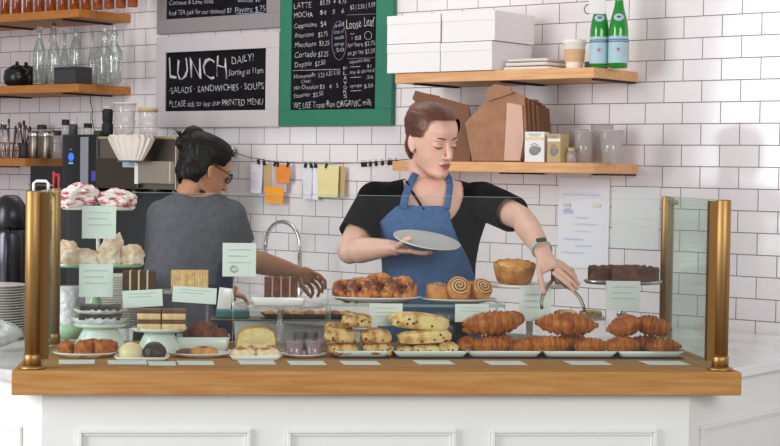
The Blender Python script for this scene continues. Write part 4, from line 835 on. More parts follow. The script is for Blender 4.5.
def finger(mb, pts, r0=.0085, r1=.0066):
    n = len(pts); mb.tube(pts, [r0+(r1-r0)*i/(n-1) for i in range(n)], 10); mb.ball(pts[-1], r1*1.02, 10, 8)
# reaching hand holding the tongs
body.tube([WL, at(544, 256, .415), at(548, 264, .405), at(551, 270, .40)], [(.027, .020), (.026, .019), (.031, .017), (.030, .014)], 16, up=(1, 0, 0.6))
for f in (((553, 272, .392), (560, 278, .378), (568, 284.5, .370), (573.5, 290.5, .372)), ((555.5, 268, .40), (563.5, 274.5, .388), (571.5, 281.5, .382), (577, 288, .386)), ((556, 264, .412), (565, 269.5, .406), (573, 276.5, .402), (578.5, 284, .408)), ((554, 260, .424), (562.5, 264, .424), (570.5, 270, .424), (575.5, 277, .430))):
    finger(body, [at(*p) for p in f])
finger(body, [at(*p) for p in ((540, 260, .415), (539, 270, .400), (541, 281, .388), (543.5, 292, .380))], .0105, .0078)
# hand carrying the plate
PC = at(426.5, 242.5, 0.675); PT = Euler((RD(12.5), RD(7.5), 0))
body.tube([WR, at(397, 248.5, .705), at(404, 250, .695), at(410, 250.5, .69)], [(.018, .026), (.016, .030), (.013, .038), (.012, .036)], 16, up=(0, 0, 1))
for dy in (-.034, -.012, .010, .032):
    b = at(409, 250.6, .69+dy)
    finger(body, [b, b+Vector((.026, -.001, -.006)), b+Vector((.052, 0, -.008)), b+Vector((.070 if abs(dy) < .03 else .058, 0, -.005))])
finger(body, [at(397, 247, .675), at(401, 243.5, .645), at(405.5, 239.6, .624), at(411, 238.3, .612)], .0105, .0078)
LG = [(at(430, 385, YB).x-.085, YB), (at(430, 385, YB).x+.085, YB)]
for x, y in LG: body.tube([(x, y, .80), (x, y, .52), (x, y+.01, .46), (x, y+.02, .10), (x, y-.01, .04)], [.082, .060, .056, .038, .040], 18); body.ball((x, y-.05, .03), (.035, .10, .028))
inv1 = HM.inverted()
def paintlips(me, inv):
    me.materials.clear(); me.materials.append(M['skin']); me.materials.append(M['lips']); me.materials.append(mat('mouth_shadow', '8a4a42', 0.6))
    for p in me.polygons:
        q = inv @ p.center; q.z -= 5.0*q.x*q.x
        if abs(q.x) < .025 and q.y < -.078:
            k = 1-(abs(q.x)/.0255)**2
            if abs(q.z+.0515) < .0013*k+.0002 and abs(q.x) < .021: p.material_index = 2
            elif -.0515 <= q.z < -.0515+.0095*k or -.0515-.0105*k < q.z < -.0515: p.material_index = 1
b1 = remesh(body, 'body', M['skin'], 0.0027, 5, w1, edit=lambda me: paintlips(me, inv1), factor=0.45)
face_bits(w1, HM, M['brow'])
hair(w1, HM, M['hair_red'], 0.0075, extra=[(tuple(HM @ Vector((0, .085, .045))), (.045, .045, .045))], zmin=-.062)
MB().ball(HM @ Vector((-.077, 0.003, -.029)), .0034, 10, 8).build('earring', M['darkgrey'], w1)
# black tee
tee = MB(); torso(tee, R1, grow=.008, zmin=at(430, 330, YB).z)
tee.tube([SR.lerp(nb, .25), SR, SR.lerp(ER, .35), SR.lerp(ER, .80)], [.052, .060, .061, .064], 20); tee.tube([SL.lerp(nb, .25), SL, SL.lerp(EL, .4), SL.lerp(EL, .88)], [.052, .060, .060, .057], 20)
tee.ball(SR, .060); tee.ball(SL, .060)
hr, hl = SR.lerp(ER, .70), SL.lerp(EL, .76); dr_, dl_ = (ER-SR).normalized(), (EL-SL).normalized()
nc = at(431, 184, YB)
def teekeep(co, no):
    if (co-hr).dot(dr_) > 0 and co.x < hr.x+.08 and co.z < hr.z+.09 and (co-hr).length < .14: return False
    if (co-hl).dot(dl_) > 0 and (co-hl).length < .13: return False
    front = co.y < YB+.02
    if front: return ((co.x-nc.x)/.098)**2+((co.z-nc.z)/.135)**2 > 1 or co.z > nc.z+.06
    return ((co.x-nc.x)/.085)**2+((co.z-nc.z-.03)/.05)**2 > 1
remesh(tee, 't_shirt', M['shirt_black'], 0.006, 5, w1, keep=teekeep, thick=.002)
ap = MB(); torso(ap, R1, grow=.017, zmin=at(430, 384, YB).z)
bib = [(399, 205), (391, 211), (380, 222), (373, 231), (370, 262), (368, 400), (486, 400), (478, 290), (468, 258), (458, 240), (452, 224), (448, 206)]
def apk(co, no):
    u, v = pix(co); return no.y < 0.35 and inpoly(u, v, bib)
remesh(ap, 'denim_apron', M['denim'], 0.006, 4, w1, keep=apk, thick=.002)
def strap(pts, wd, mt, name, par): return MB().tube(pts, [(wd, .0018)]*len(pts), 10, up=(1, 0, 0)).build(name, mt, par)
strap([at(403, 208, .795), at(405, 198, .815), at(409, 186, .845), at(414, 176, .875), at(418, 171, .93)], .0125, M['denim'], 'apron_strap', w1)
strap([at(447, 209, .795), at(448.5, 198, .815), at(450, 186, .845), at(449, 177, .875), at(445, 172, .93)], .0105, M['denim'], 'apron_strap', w1)
MB().tube([at(406, 181, .855), at(411, 190, .84), at(417, 199, .822), at(424, 210, .80)], .0045, 8, flat=.5).build('camisole_strap', M['shirt_black'], w1)
# wristband
d = (WL-EL).normalized(); wb = MB(); ax = d.cross(Vector((0, 0, 1))).normalized(); ay = d.cross(ax); c = WL-d*.006
wb.tube([c+ax*(.0315*cos(a*pi/12))+ay*(.0290*sin(a*pi/12)) for a in range(25)], [(.009, .0022)]*25, 8, up=tuple(d)); wb.build('watch_strap', M['watch'], w1)
fd = (Vector((-.02, -1, .42))-d*Vector((-.02, -1, .42)).dot(d)).normalized(); Rm = Matrix((d.cross(fd), d, fd)).transposed()
MB().rbox(c+fd*.0315, (.030, .017, .007), .004, 3, rot=Rm).build('watch_face', M['darkgrey'], w1)
tr = MB(); torso(tr, R1, grow=.012, zmax=at(430, 322, YB).z)
for x, y in LG: tr.tube([(x, y, .82), (x, y, .52), (x, y+.01, .46), (x, y+.015, .10)], [.094, .074, .070, .058], 18)
remesh(tr, 'trousers', M['trouser'], 0.010, 4, w1)
shoes(w1, LG, (0, -1))
# plate she carries and her tongs
p = thing('carried_plate', tuple(PC), 'empty white plate with a grey rim held out by the smiling woman', 'plate'); p.rotation_euler = PT
MB().lathe([(.002, -.006), (.060, -.006), (.066, -.003), (.102, .006), (.1065, .008), (.1065, .0098), (.102, .0098), (.066, .0015), (.058, -.002), (.002, -.002)], seg=48).build('plate_body', M['china'], p)
MB().lathe([(.1055, .0085), (.1075, .0100), (.1055, .0108), (.1035, .0104)], seg=48).build('rim_line', M['grey_china'], p)
tg = thing('serving_tongs', tuple(at(556, 276, .40)), 'steel serving tongs reaching down to the croissants', 'tongs')
def tongarm(P, w0): 
    P = [at(*q) for q in P]; m_ = MB().tube(P, [(w0*.55, .0028)]*(len(P)-1)+[(w0*.45, .0022)], 10, up=(1, 0, 0)); return bw(m_, 'tong_arm', M['steel'], tg)
tongarm([(553, 266, .425), (552.5, 280, .405), (548, 286, .395), (543, 295, .385), (541, 303, .378), (542, 309, .372)], .0100)
tongarm([(554, 266, .425), (558, 281, .400), (566.5, 286.5, .388), (574, 291, .382), (580, 298, .378), (583.5, 306, .374), (585, 312, .372)], .0110)
bw(MB().tube([at(552.5, 263, .428), at(554.5, 263, .428)], .008, 12), 'hinge', M['silver'], tg)
# ---------------------------------------------------------------- woman in grey, back turned
Y2 = 1.50
w2 = thing('person', (0, 0, 0), 'person in grey tee with black hair in a bun, back turned, working', 'person')
HM2 = head_matrix(at(203.5, 172, 1.50), RD(118), RD(24), RD(4))
body = MB(); head_shape(body, HM2)
nb2 = at(196, 200, 1.50); body.tube([HM2 @ Vector((0, 0.020, -0.030)), HM2 @ Vector((0, 0.030, -0.085)), nb2, nb2-Vector((0, 0, .06))], [0.045, 0.044, 0.050, 0.062], 20)
R2 = [(at(c, v, Y2), px(hw, Y2), hd) for c, v, hw, hd in ((198, 192, 14, .05), (197, 196, 25, .062), (196, 202, 35, .078), (196, 211, 41, .10), (196, 226, 43, .12), (194, 245, 41, .125), (189, 270, 41, .12), (184, 295, 41, .12), (183, 325, 45, .13), (183, 355, 47, .13), (183, 385, 45, .12))]
torso(body, R2, yaw=0.25)
S2, E2, W2 = at(230, 216, 1.50), at(243, 258, 1.56), at(298, 273, 1.72)
T2, F2, V2 = at(163, 216, 1.54), at(160, 268, 1.62), at(215, 290, 1.86)
body.tube([S2, S2.lerp(E2, .5), E2, E2.lerp(W2, .3), E2.lerp(W2, .7), W2], [.052, .048, .043, .044, .036, .027], 18); body.ball(E2, .042)
body.tube([T2, T2.lerp(F2, .5), F2, F2.lerp(V2, .4), V2], [.052, .048, .043, .042, .028], 18)
body.tube([W2, at(304, 275, 1.73), at(311, 278, 1.735)], [(.026, .020), (.034, .017), (.034, .014)], 14, up=(0, 0.2, 1))
for f in (((311, 272, 1.71), (319, 275, 1.71), (325, 281, 1.715), (325.5, 288, 1.72)), ((312, 276, 1.725), (319, 280, 1.725), (323, 286, 1.73), (322, 292, 1.735)), ((311, 280, 1.74), (317, 285, 1.74), (319.5, 291, 1.745), (318, 296, 1.75)), ((308, 283, 1.755), (312, 288, 1.755), (313, 293, 1.76), (311, 297, 1.765))): finger(body, [at(*q) for q in f])
finger(body, [at(*q) for q in ((300, 279, 1.70), (302, 285, 1.69), (306, 291, 1.69), (309, 295, 1.70))], .0105, .008)
body.tube([V2, V2+Vector((.05, .02, -.01)), V2+Vector((.08, .03, -.02))], [(.026, .020), (.036, .018), (.034, .013)], 14, up=(0, 0.2, 1))
for k in range(4): q = V2+Vector((.08, .0+.02*k, -.02)); finger(body, [q, q+Vector((.03, .005, -.008)), q+Vector((.045, .005, -.03)), q+Vector((.042, .005, -.05))])
q = V2+Vector((.03, -.02, -.01)); finger(body, [q, q+Vector((.02, -.02, -.01)), q+Vector((.045, -.028, -.02))], .0105, .008)
hx_ = at(183, 385, Y2).x
LG2 = [(hx_-.085, Y2), (hx_+.085, Y2+.02)]
for x, y in LG2: body.tube([(x, y, .80), (x, y, .52), (x, y+.01, .46), (x, y-.02, .10), (x, y+.01, .04)], [.090, .066, .060, .040, .040], 18); body.ball((x+.03, y+.04, .03), (.06, .08, .028))
remesh(body, 'body', M['skin2'], 0.0032, 5, w2, factor=0.45)
face_bits(w2, HM2, M['lash'])
hair(w2, HM2, M['hair_black'], 0.0115, extra=[(tuple(at(194, 135.5, 1.50)), (.040, .036, .032)), (tuple(at(185, 143, 1.48)), (.034, .030, .026)), (tuple(at(189, 176, 1.49)), (.042, .036, .032)), (tuple(at(204, 142, 1.49)), (.030, .028, .018))], zmin=-.060, vox=.004, bump=1.2)
st = MB()
for k in range(16):
    a = k*2.4; c = at(188+8*sin(a), 140+3*cos(a*1.7), 1.49); st.tube([c, c+Vector((.03*cos(a), .02*sin(a), .018+.012*abs(sin(a*3)))), c+Vector((.048*cos(a), .03*sin(a), .014+.016*abs(cos(a*2))))], [.003, .0016, .0006], 6)
st.build('loose_strands', M['hair_black'], w2)
# glasses
gl = MB()
for s in (-1, 1): gl.tube([HM2 @ Vector((s*.033+.022*cos(a*pi/10), -.093-.004*cos(a*pi/10)*0+abs(s*.033+.022*cos(a*pi/10))*.10, .012+.018*sin(a*pi/10))) for a in range(21)], .0019, 8)
for s in (-1, 1): gl.tube([HM2 @ Vector((s*.055, -.086, .018)), HM2 @ Vector((s*.074, -.045, .018)), HM2 @ Vector((s*.079, .010, .020)), HM2 @ Vector((s*.076, .025, .008))], .0019, 8)
gl.tube([HM2 @ Vector((-.011, -.094, .016)), HM2 @ Vector((0, -.096, .019)), HM2 @ Vector((.011, -.094, .016))], .0017, 8)
gb = gl.build('spectacles', M['blackm'], w2)
for s in (-1, 1):
    ln = MB().ball((0, 0, 0), (.0205, .0008, .0165), 18, 8); ln.v = [tuple(HM2 @ (Vector(v)+Vector((s*.033, -.090, .012)))) for v in ln.v]; ln.build('lens', M['lens'], gb)
tee = MB(); torso(tee, R2, yaw=0.25, grow=.009, zmin=at(184, 366, Y2).z)
tee.tube([S2.lerp(nb2, .3), S2, S2.lerp(E2, .5), S2.lerp(E2, .80)], [.052, .059, .059, .060], 20); tee.tube([T2.lerp(nb2, .3), T2, T2.lerp(F2, .5), T2.lerp(F2, .80)], [.052, .059, .059, .060], 20)
tee.ball(S2, .059); tee.ball(T2, .059)
h2, k2 = S2.lerp(E2, .62), T2.lerp(F2, .66); d2, e2 = (E2-S2).normalized(), (F2-T2).normalized(); nc2 = at(197, 190, Y2)
def teek2(co, no):
    if (co-h2).dot(d2) > 0 and (co-h2).length < .10 and co.x > h2.x-.045: return False
    if (co-k2).dot(e2) > 0 and (co-k2).length < .10 and co.x < k2.x+.035: return False
    return ((co.x-nc2.x)/.075)**2+((co.z-nc2.z)/.028)**2+((co.y-Y2)/.09)**2*0.3 > 1
remesh(tee, 't_shirt', M['shirt_grey'], 0.006, 6, w2, keep=teek2, thick=.002)
ap = MB(); torso(ap, R2, yaw=0.25, grow=.017, zmin=at(184, 384, Y2).z, zmax=at(184, 240, Y2).z)
def apk2(co, no): u, v = pix(co); return v > 262 and u > 219-(v-262)*0.06
remesh(ap, 'navy_apron', M['navy'], 0.007, 4, w2, keep=apk2, thick=.002)
c = at(196, 191.5, Y2); MB().tube([c+Vector((.057*cos(a), .056*sin(a), -.012*cos(a)-.004*sin(a))) for a in [2*pi*k/28 for k in range(29)]], [(.010, .0022)]*29, 8, up=(0, 0, 1)).build('apron_neck_strap', M['navy'], w2)
z = at(184, 285, Y2).z; MB().tube([(at(186, 285, Y2).x+.165*cos(a), Y2+.142*sin(a), z) for a in [2*pi*k/24 for k in range(25)]], [(.012, .002)]*25, 8, up=(0, 0, 1)).build('apron_waist_tie', M['navy'], w2)
tr = MB(); torso(tr, R2, yaw=0.25, grow=.012, zmax=at(184, 322, Y2).z)
for x, y in LG2: tr.tube([(x, y, .82), (x, y, .52), (x, y+.01, .46), (x, y-.01, .10)], [.100, .078, .072, .060], 18)
remesh(tr, 'trousers', M['trouser'], 0.010, 4, w2)
shoes(w2, LG2, (.82, .57))
MB().rbox(at(225, 300, 1.36), (.05, .006, .085), .003, 2, rot=Euler((0, .12, .1))).build('tucked_cloth', M['china'], w2)
# ================================================================== FOOD AND DISHES
def fx(u, Y): return at(u, 355, Y).x
def P_(Y): return (Y-CP.y)/F_PX       # metres per pixel there
def oval_plate(u, Y, wd, dp, label, name='oval_plate', cat='plate', z=0.0, mt='china', h=.014, rect=False, group=None, X=None):
    t = thing(name, (fx(u, Y) if X is None else X, Y, H+z+.0005), label, cat, group)
    if rect:
        def ring(w_, d_, zz, r=.012):
            out = []
            for cx, cy, a0 in ((w_/2-r, d_/2-r, 0), (-w_/2+r, d_/2-r, pi/2), (-w_/2+r, -d_/2+r, pi), (w_/2-r, -d_/2+r, 3*pi/2)):
                for k in range(5): a = a0+k*pi/8; out.append(Vector((cx+r*cos(a), cy+r*sin(a), zz)))
            return out
        MB().rings([ring(wd*.86, dp*.84, 0), ring(wd*.88, dp*.86, .0008), ring(wd, dp, h), ring(wd*.985, dp*.98, h+.0006), ring(wd*.87, dp*.85, .0035), ring(wd*.3, dp*.3, .0035)]).build('dish_body', M[mt], t)
    else:
        a, b = wd/2, dp/2
        def ring(k, zz): return [Vector((a*k*cos(2*pi*q/40), b*k*sin(2*pi*q/40), zz)) for q in range(40)]
        MB().rings([ring(.62, 0), ring(.66, .0006), ring(.97, h*.8), ring(1, h), ring(.985, h+.001), ring(.66, .0035), ring(.2, .0030)]).build('dish_body', M[mt], t)
    return t
PB = .0045   # thickness on which food rests
def blob(size, seed, amp=.12, freq=2.0, seg=28, rings=18, flatb=.55, power=1.0, mi=0):
    """lumpy rounded food shape standing on z=0"""
    mb = MB(); a, b, c = size
    def fn(d): return 1+amp*noise.noise(d*freq+Vector((seed*3.1, seed, 0)))+amp*.4*noise.noise(d*freq*3+Vector((seed, 0, 7)))
    mb.ball((0, 0, 0), (a, b, c), seg, rings, fn=fn); out = []
    for v in mb.v:
        x, y, z = v
        if power != 1: x = a*math.copysign(abs(x/a)**power, x); y = b*math.copysign(abs(y/b)**power, y); z = c*math.copysign(min(abs(z/c), 1.2)**power, z)
        out.append((x, y, max(z, -c*flatb)+c*flatb))
    mb.v = out; return mb
def food(mb, name, mats, u, Y, z, label, cat, group=None, rot=(0, 0, 0), vz=None):
    o = mb.build(name, mats, loc=(fx(u, Y), Y, H+z)); o.rotation_euler = rot; return tag(o, label, cat, group)
# --- croissants
def lerp3(a, b, t): return tuple(x+(y-x)*t for x, y in zip(a, b))
CD, CM, CL = hx('8a420a')[:3], hx('d9821a')[:3], hx('f7c468')[:3]
def croissant(L, R, bend, seed, nr=9, tone=0.0):
    mb = MB(); mb.col = []; N_ = 90; S = 26; rs = []
    for i in range(N_+1):
        t = -1+2*i/N_; at_ = abs(t); env = max(0.16, (1-at_**2.3))**0.8
        ph = (t*nr*0.5+seed*.37) % 1.0 if t > 0 else (-t*nr*0.5+seed*.37) % 1.0
        step = 0.72+0.28*(1-ph)**0.7 if ph > .12 else 0.72+0.28*(ph/.12)
        r = R*env*step; c = Vector((L/2*t*(1-.06*t*t), bend*t*t*L, 0)); tan = Vector((L/2, 2*bend*t*L, 0)).normalized(); n = Vector((-tan.y, tan.x, 0)); row = []
        for k in range(S):
            a = 2*pi*k/S; d = n*cos(a)+Vector((0, 0, 1))*sin(a)*.86
            q = 1+.07*noise.noise(Vector((t*4+seed, cos(a)*1.3, sin(a)*1.3)))
            row.append(c+d*r*q)
            g = min(1, max(0, (ph-.70)/.30))*.8 if step < 1 else 0
            base = lerp3(CD, CM, .5+.5*noise.noise(Vector((t*3+seed, cos(a), sin(a))))+.15); tt = g*(.9-.3*at_)+(.25 if sin(a) < -.3 else 0)
            mb.col.append(lerp3(base, CL, min(1, max(0, tt+tone)))+(1,))
        rs.append(row)
    mb.rings(rs); zmin = min(v[2] for v in mb.v); mb.v = [(x, y, z-zmin) for x, y, z in mb.v]; return mb
def cr(u, Y, z, L, R, bend, seed, rot, label, g): return food(croissant(L, R, bend, seed), 'croissant', M['croissant'], u, Y, z, label, 'croissant', g, rot)
def tray(u, Y, wd, dp, what, group='pale mint serving trays'):
    t = oval_plate(u, Y, wd, dp, 'pale mint rectangular tray holding %s' % what, 'serving_tray', 'tray', .004, 'mint_china', .018, True, group)
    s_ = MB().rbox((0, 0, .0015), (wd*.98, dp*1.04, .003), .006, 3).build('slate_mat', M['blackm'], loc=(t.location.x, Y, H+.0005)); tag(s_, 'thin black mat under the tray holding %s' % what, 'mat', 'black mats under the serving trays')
    return t
TZ = .0085
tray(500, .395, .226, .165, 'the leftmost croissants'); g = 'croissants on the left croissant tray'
cr(490, .350, TZ, .128, .034, .10, 1, (0, 0, -.10), 'front left croissant in the bottom layer of the left croissant tray', g)
cr(524, .355, TZ, .108, .029, .12, 2, (0, 0, .12), 'front right small croissant of the left croissant tray', g)
cr(467, .385, TZ, .100, .030, .12, 3, (0, 0, 1.15), 'dark croissant end poking out left of the left croissant tray', g)
cr(497, .425, TZ, .130, .034, .08, 4, (0, 0, .05), 'back bottom croissant hidden under the large one, left croissant tray', g)
cr(493, .388, TZ+.050, .190, .046, .09, 5, (0, -.05, .06), 'largest croissant on top of the left croissant tray', g)
cr(510, .440, TZ+.072, .110, .030, .14, 6, (0, 0, .35), 'small croissant at the back top of the left croissant tray', g)
cr(474, .42, TZ+.050, .10, .028, .12, 17, (0, -.1, .9), 'browned croissant tip left of the largest croissant', g)
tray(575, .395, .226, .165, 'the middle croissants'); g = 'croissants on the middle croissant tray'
cr(548, .350, TZ, .140, .035, .08, 7, (0, 0, .06), 'front left croissant in the bottom layer of the middle tray', g)
cr(590, .352, TZ, .118, .031, .12, 8, (0, 0, -.14), 'front right croissant in the bottom layer of the middle tray', g)
cr(533, .390, TZ+.004, .100, .028, .12, 9, (0, 0, .75), 'small croissant at the left end of the middle tray', g)
cr(570, .425, TZ, .150, .033, .08, 10, (0, 0, 0), 'back bottom croissant of the middle tray', g)
cr(566, .388, TZ+.050, .200, .046, .08, 11, (0, .04, -.07), 'largest croissant on top of the middle tray below the tongs', g)
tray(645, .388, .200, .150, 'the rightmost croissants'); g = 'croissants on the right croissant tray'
cr(622, .350, TZ, .130, .034, .10, 12, (0, 0, .16), 'front left croissant in the bottom layer of the right tray', g)
cr(662, .352, TZ, .122, .030, .10, 13, (0, 0, -.12), 'front right croissant at the far end of the right tray', g)
cr(645, .425, TZ, .130, .032, .08, 14, (0, 0, 0), 'back bottom croissant of the right tray', g)
cr(626, .392, TZ+.050, .125, .040, .14, 15, (0, -.18, .45), 'upper left croissant resting on the right tray pile', g)
cr(650, .402, TZ+.050, .118, .040, .14, 16, (0, .16, -.40), 'upper right croissant resting on the right tray pile', g)
# --- scones
def speck(par, size, n, seed, mt, r=.0035):
    rnd = random.Random(seed); mb = MB(); a, b, c = size
    for k in range(n):
        x, z = rnd.uniform(-.78, .78)*a, rnd.uniform(.25, 1.25)*c*.9
        y = -b*(1.0-.22*(x/a)**4-.25*max(0, z/c-.85)); mb.ball((x, y, z), (r*rnd.uniform(.7, 1.3), r*.6, r*rnd.uniform(.6, 1.1)), 8, 6)
    return mb.build('fruit_piece', mt, par)
def scone(u, Y, z, size, seed, label, g, mt='scone', specks=5, rot=(0, 0, 0), name='square_scone'):
    o = food(blob(size, seed, .17, 2.2, 36, 24, .72, .66), name, M[mt], u, Y, z, label, 'scone', g, rot)
    if specks: speck(o, size, specks, seed, M['berry'])
    return o
tray(360, .385, .165, .16, 'the square scones'); g = 'square oat scones'
for a in ((342, .345, 0, (.045, .036, .019), 1, 'front left bottom square scone'), (377, .345, 0, (.045, .036, .020), 2, 'front right bottom square scone'), (340, .348, .034, (.045, .036, .025), 3, 'left square scone in the middle layer'), (375, .350, .034, (.045, .036, .024), 4, 'right square scone in the middle layer'),
          (356, .350, .080, (.045, .034, .023), 5, 'topmost square scone of the pile'), (342, .425, 0, (.042, .034, .026), 6, 'back left bottom square scone'), (377, .425, 0, (.042, .034, .026), 7, 'back right bottom square scone'), (336, .425, .046, (.036, .034, .024), 8, 'back left upper square scone')):
    scone(a[0], a[1], TZ+a[2], a[3], a[4], a[5], g, specks=3 if a[4] != 5 else 5, rot=(0, .05*((a[4] % 3)-1), .12*((a[4] % 3)-1)))
tray(428, .385, .222, .16, 'the long fruit scones'); g = 'long fruit scones'
for a in ((426, .340, 0, (.042, .030, .017), 11, 'small front fruit scone in the bottom layer'), (448, .345, 0, (.030, .030, .021), 12, 'round right fruit scone in the bottom layer'), (404, .365, 0, (.028, .030, .014), 13, 'small left fruit scone in the bottom layer'), (425, .425, 0, (.075, .034, .024), 14, 'back fruit scone in the bottom layer'),
          (424, .365, .034, (.080, .040, .022), 15, 'long fruit scone in the middle layer'), (418, .372, .074, (.090, .042, .027), 16, 'largest fruit scone on top of the pile')):
    scone(a[0], a[1], TZ+a[2], a[3], a[4], a[5], g, 'fruit_scone', 4 if a[4] < 15 else 8, rot=(0, (.09 if a[4] == 16 else -.05 if a[4] == 15 else 0), 0), name='fruit_scone')
# --- truffles, domes, cookies, pastries, cups in the front row
oval_plate(85, .335, .185, .125, 'white oval plate carrying the cinnamon dusted balls')
g = 'cinnamon dusted balls on the oval plate'
for u, Y, r, lb in ((66, .325, .0245, 'leftmost dusted ball on the oval plate'), (84, .300, .0265, 'front dusted ball second from the left'), (101, .310, .0270, 'front dusted ball third from the left'), (110, .345, .0240, 'rightmost dusted ball on the oval plate'), (92, .365, .0250, 'dusted ball at the back of the oval plate')):
    food(blob((r, r, r), u, .20, 2.8, 30, 22, .85), 'dusted_pastry_ball', M['cocoa'], u, Y, PB, lb, 'pastry ball', g)
oval_plate(142, .285, .155, .10, 'small white square plate under the cream and dark domes', 'square_plate', rect=True, h=.009)
food(blob((.034, .034, .030), 3, .05, 1.5, 28, 18, .45), 'cream_dome_cake', M['cream_dome'], 131, .285, PB, 'cream coloured dome cake beside the dark one', 'cake', 'dome cakes')
food(blob((.034, .034, .031), 8, .05, 3, 28, 18, .45), 'dark_dome_cake', M['dark_choc'], 154.5, .285, PB, 'dark chocolate dome cake beside the cream one', 'cake', 'dome cakes')
oval_plate(200, .345, .180, .115, 'white oval plate carrying two brown cookies', h=.012)
ck = food(blob((.040, .034, .018), 5, .10, 2.5, 30, 14, .5, .8), 'chunky_cookie', M['cookie'], 204, .335, PB, 'tan chunky cookie with dark centre on the oval plate', 'cookie', 'cookies on the oval plate')
MB().ball((0.0, -.014, .023), (.012, .008, .006), 14, 8).build('jam_centre', M['dark_choc'], ck)
food(blob((.036, .030, .012), 6, .10, 2.5, 30, 14, .5, .8), 'flat_cookie', M['brownie'], 188, .350, PB, 'darker flat cookie half under the tan one', 'cookie', 'cookies on the oval plate')
oval_plate(203, .50, .160, .11, 'flared pale mint dish holding brown cake chunks', 'flared_dish', 'dish', mt='mint_china', h=.045, rect=True)
for u, Y, sz, z, lb in ((203, .49, (.038, .030, .034), .052, 'large rough brown cake chunk in the mint dish'), (217, .50, (.034, .028, .022), .048, 'lower brown cake chunk right in the mint dish'), (192, .52, (.028, .026, .022), .048, 'small brown cake chunk left in the mint dish')):
    food(blob(sz, u, .22, 2.4, 30, 20, .5), 'brown_cake_chunk', M['brownie'], u, Y, z-.012, lb, 'cake', 'brown cake chunks in the mint dish')
oval_plate(255.5, .295, .150, .095, 'small white square plate under two pale glazed pastries', 'square_plate', rect=True, h=.014)
for u, lb in ((243.5, 'left pale glazed pastry'), (267.5, 'right pale glazed pastry')):
    o = food(blob((.035, .028, .019), u, .16, 2.4, 30, 18, .5, .85), 'glazed_pastry', M['eclair'], u, .292, PB, lb+' on the small square plate', 'pastry', 'pale glazed pastries')
    MB().ball((-.006, -.008, .026), (.017, .013, .0035), 16, 6, fn=lambda d: 1+.25*noise.noise(d*2)).build('toffee_topping', M['glaze'], o)
oval_plate(303, .352, .135, .12, 'white round plate under the two pink dessert cups', 'round_plate', h=.010)
def cup(u, Y, z, r0, r1, h, mc, lb, g, nm, glassy=True):
    t = thing(nm, (fx(u, Y), Y, H+z), lb, 'dessert cup', g)
    MB().lathe([(r0, .001), (r0, .002), (r1*.96, h*.86), (r1*.5, h*.90), (.001, h*.87)], seg=24).build('dessert', M[mc], t)
    MB().lathe([(r0+.001, 0), (r1+.001, h), (r1, h)], seg=24, caps=False).build('clear_cup', M['clear'], t)
    return t
cup(295, .335, PB, .0215, .0255, .046, 'pinkcream', 'left pink berry cream cup on the round plate', 'pink dessert cups', 'berry_cream_cup')
cup(313, .338, PB, .0215, .0265, .048, 'pinkcream', 'right pink berry cream cup on the round plate', 'pink dessert cups', 'berry_cream_cup')
oval_plate(305, .475, .10, .08, 'small plate under the two dark chocolate cups', 'small_plate', h=.008, rect=True)
cup(299.5, .47, PB, .0165, .0185, .064, 'dark_choc', 'left dark chocolate cup behind the pink cups', 'dark dessert cups', 'chocolate_cup')
cup(311.5, .47, PB, .0165, .0185, .064, 'dark_choc', 'right dark chocolate cup behind the pink cups', 'dark dessert cups', 'chocolate_cup')
# --- cut yellow cake
oval_plate(256, .435, .172, .105, 'white plate under the cut yellow cake', 'round_plate', h=.009)
t = thing('cut_yellow_cake', (fx(256, .43), .43, H+PB), 'half of a domed yellow cake, its cut face to the front', 'cake')
prof = [(-.060, 0), (-.062, .018), (-.056, .052), (-.038, .070), (0, .077), (.034, .074), (.054, .062), (.061, .040), (.060, .012), (.058, 0)]
MB().prism(prof, -.018, .045, plane='xz').build('crust', M['cake_crust'], t, bevel=.003)
MB().prism([(x*.92, .007+z*.86) for x, z in prof], -.0205, -.017, plane='xz').build('cut_crumb', M['cake_crumb'], t)
mb = MB(); rnd = random.Random(4)
for k in range(16): mb.ball((rnd.uniform(-.052, .055), -.022, rnd.uniform(.002, .022)), (rnd.uniform(.004, .009), .004, rnd.uniform(.004, .009)), 8, 6)
mb.build('crumble_topping', M['cake_crust'], t)
MB().ball((0, -.0195, .034), (.044, .002, .010), 20, 6).build('lemon_layer', M['icing'], t)
# --- pedestal stands
def pedestal(name, u, Y, ztop, r, label, mt, group=None, base=None, stem=.3, flare=True, sy=1.0, X=None):
    t = thing(name, (fx(u, Y) if X is None else X, Y, H+.0005), label, 'cake stand', group); b = base or r*.62
    z = ztop
    if flare: pr = [(b, 0), (b*1.0, .004), (b*.93, z*.28), (b*.70, z*.72), (b*.60, z-.008)]
    else: pr = [(b, 0), (b, .003), (b*.5, .012), (b*.16, .030), (b*.20, z*.45), (b*.34, z*.52), (b*.18, z*.60), (b*.16, z*.86), (b*.4, z-.006)]
    MB().lathe(pr, seg=32, sy=sy).build('pedestal', M[mt], t)
    MB().lathe([(b*.4, z-.008), (r*.93, z-.007), (r, z+.003), (r*.985, z+.004), (r*.93, z-.001), (.002, z-.001)], seg=44, sy=sy).build('stand_plate', M[mt], t)
    return t
zc = at(100, 325, .47).z-H
pedestal('cake_stand', 100, .49, zc, .080, 'white pedestal cake stand stacked with wrapped chocolate slabs', 'mint_china', 'pale pedestal cake stands', .078, sy=.85)
Xc = fx(100, .47)
def choc_layer(z, w_, lab, n=2):
    for k in range(n):
        x = Xc+(k-(n-1)/2)*w_; o = MB().rbox((0, 0, .007), (w_-.003, .075, .014), .003, 2).build('chocolate_slab', M['dark_choc'], loc=(x, .47, H+z)); tag(o, '%s chocolate slab %s' % ('left' if k == 0 else 'right', lab), 'chocolate', 'chocolate slabs on the white stand')
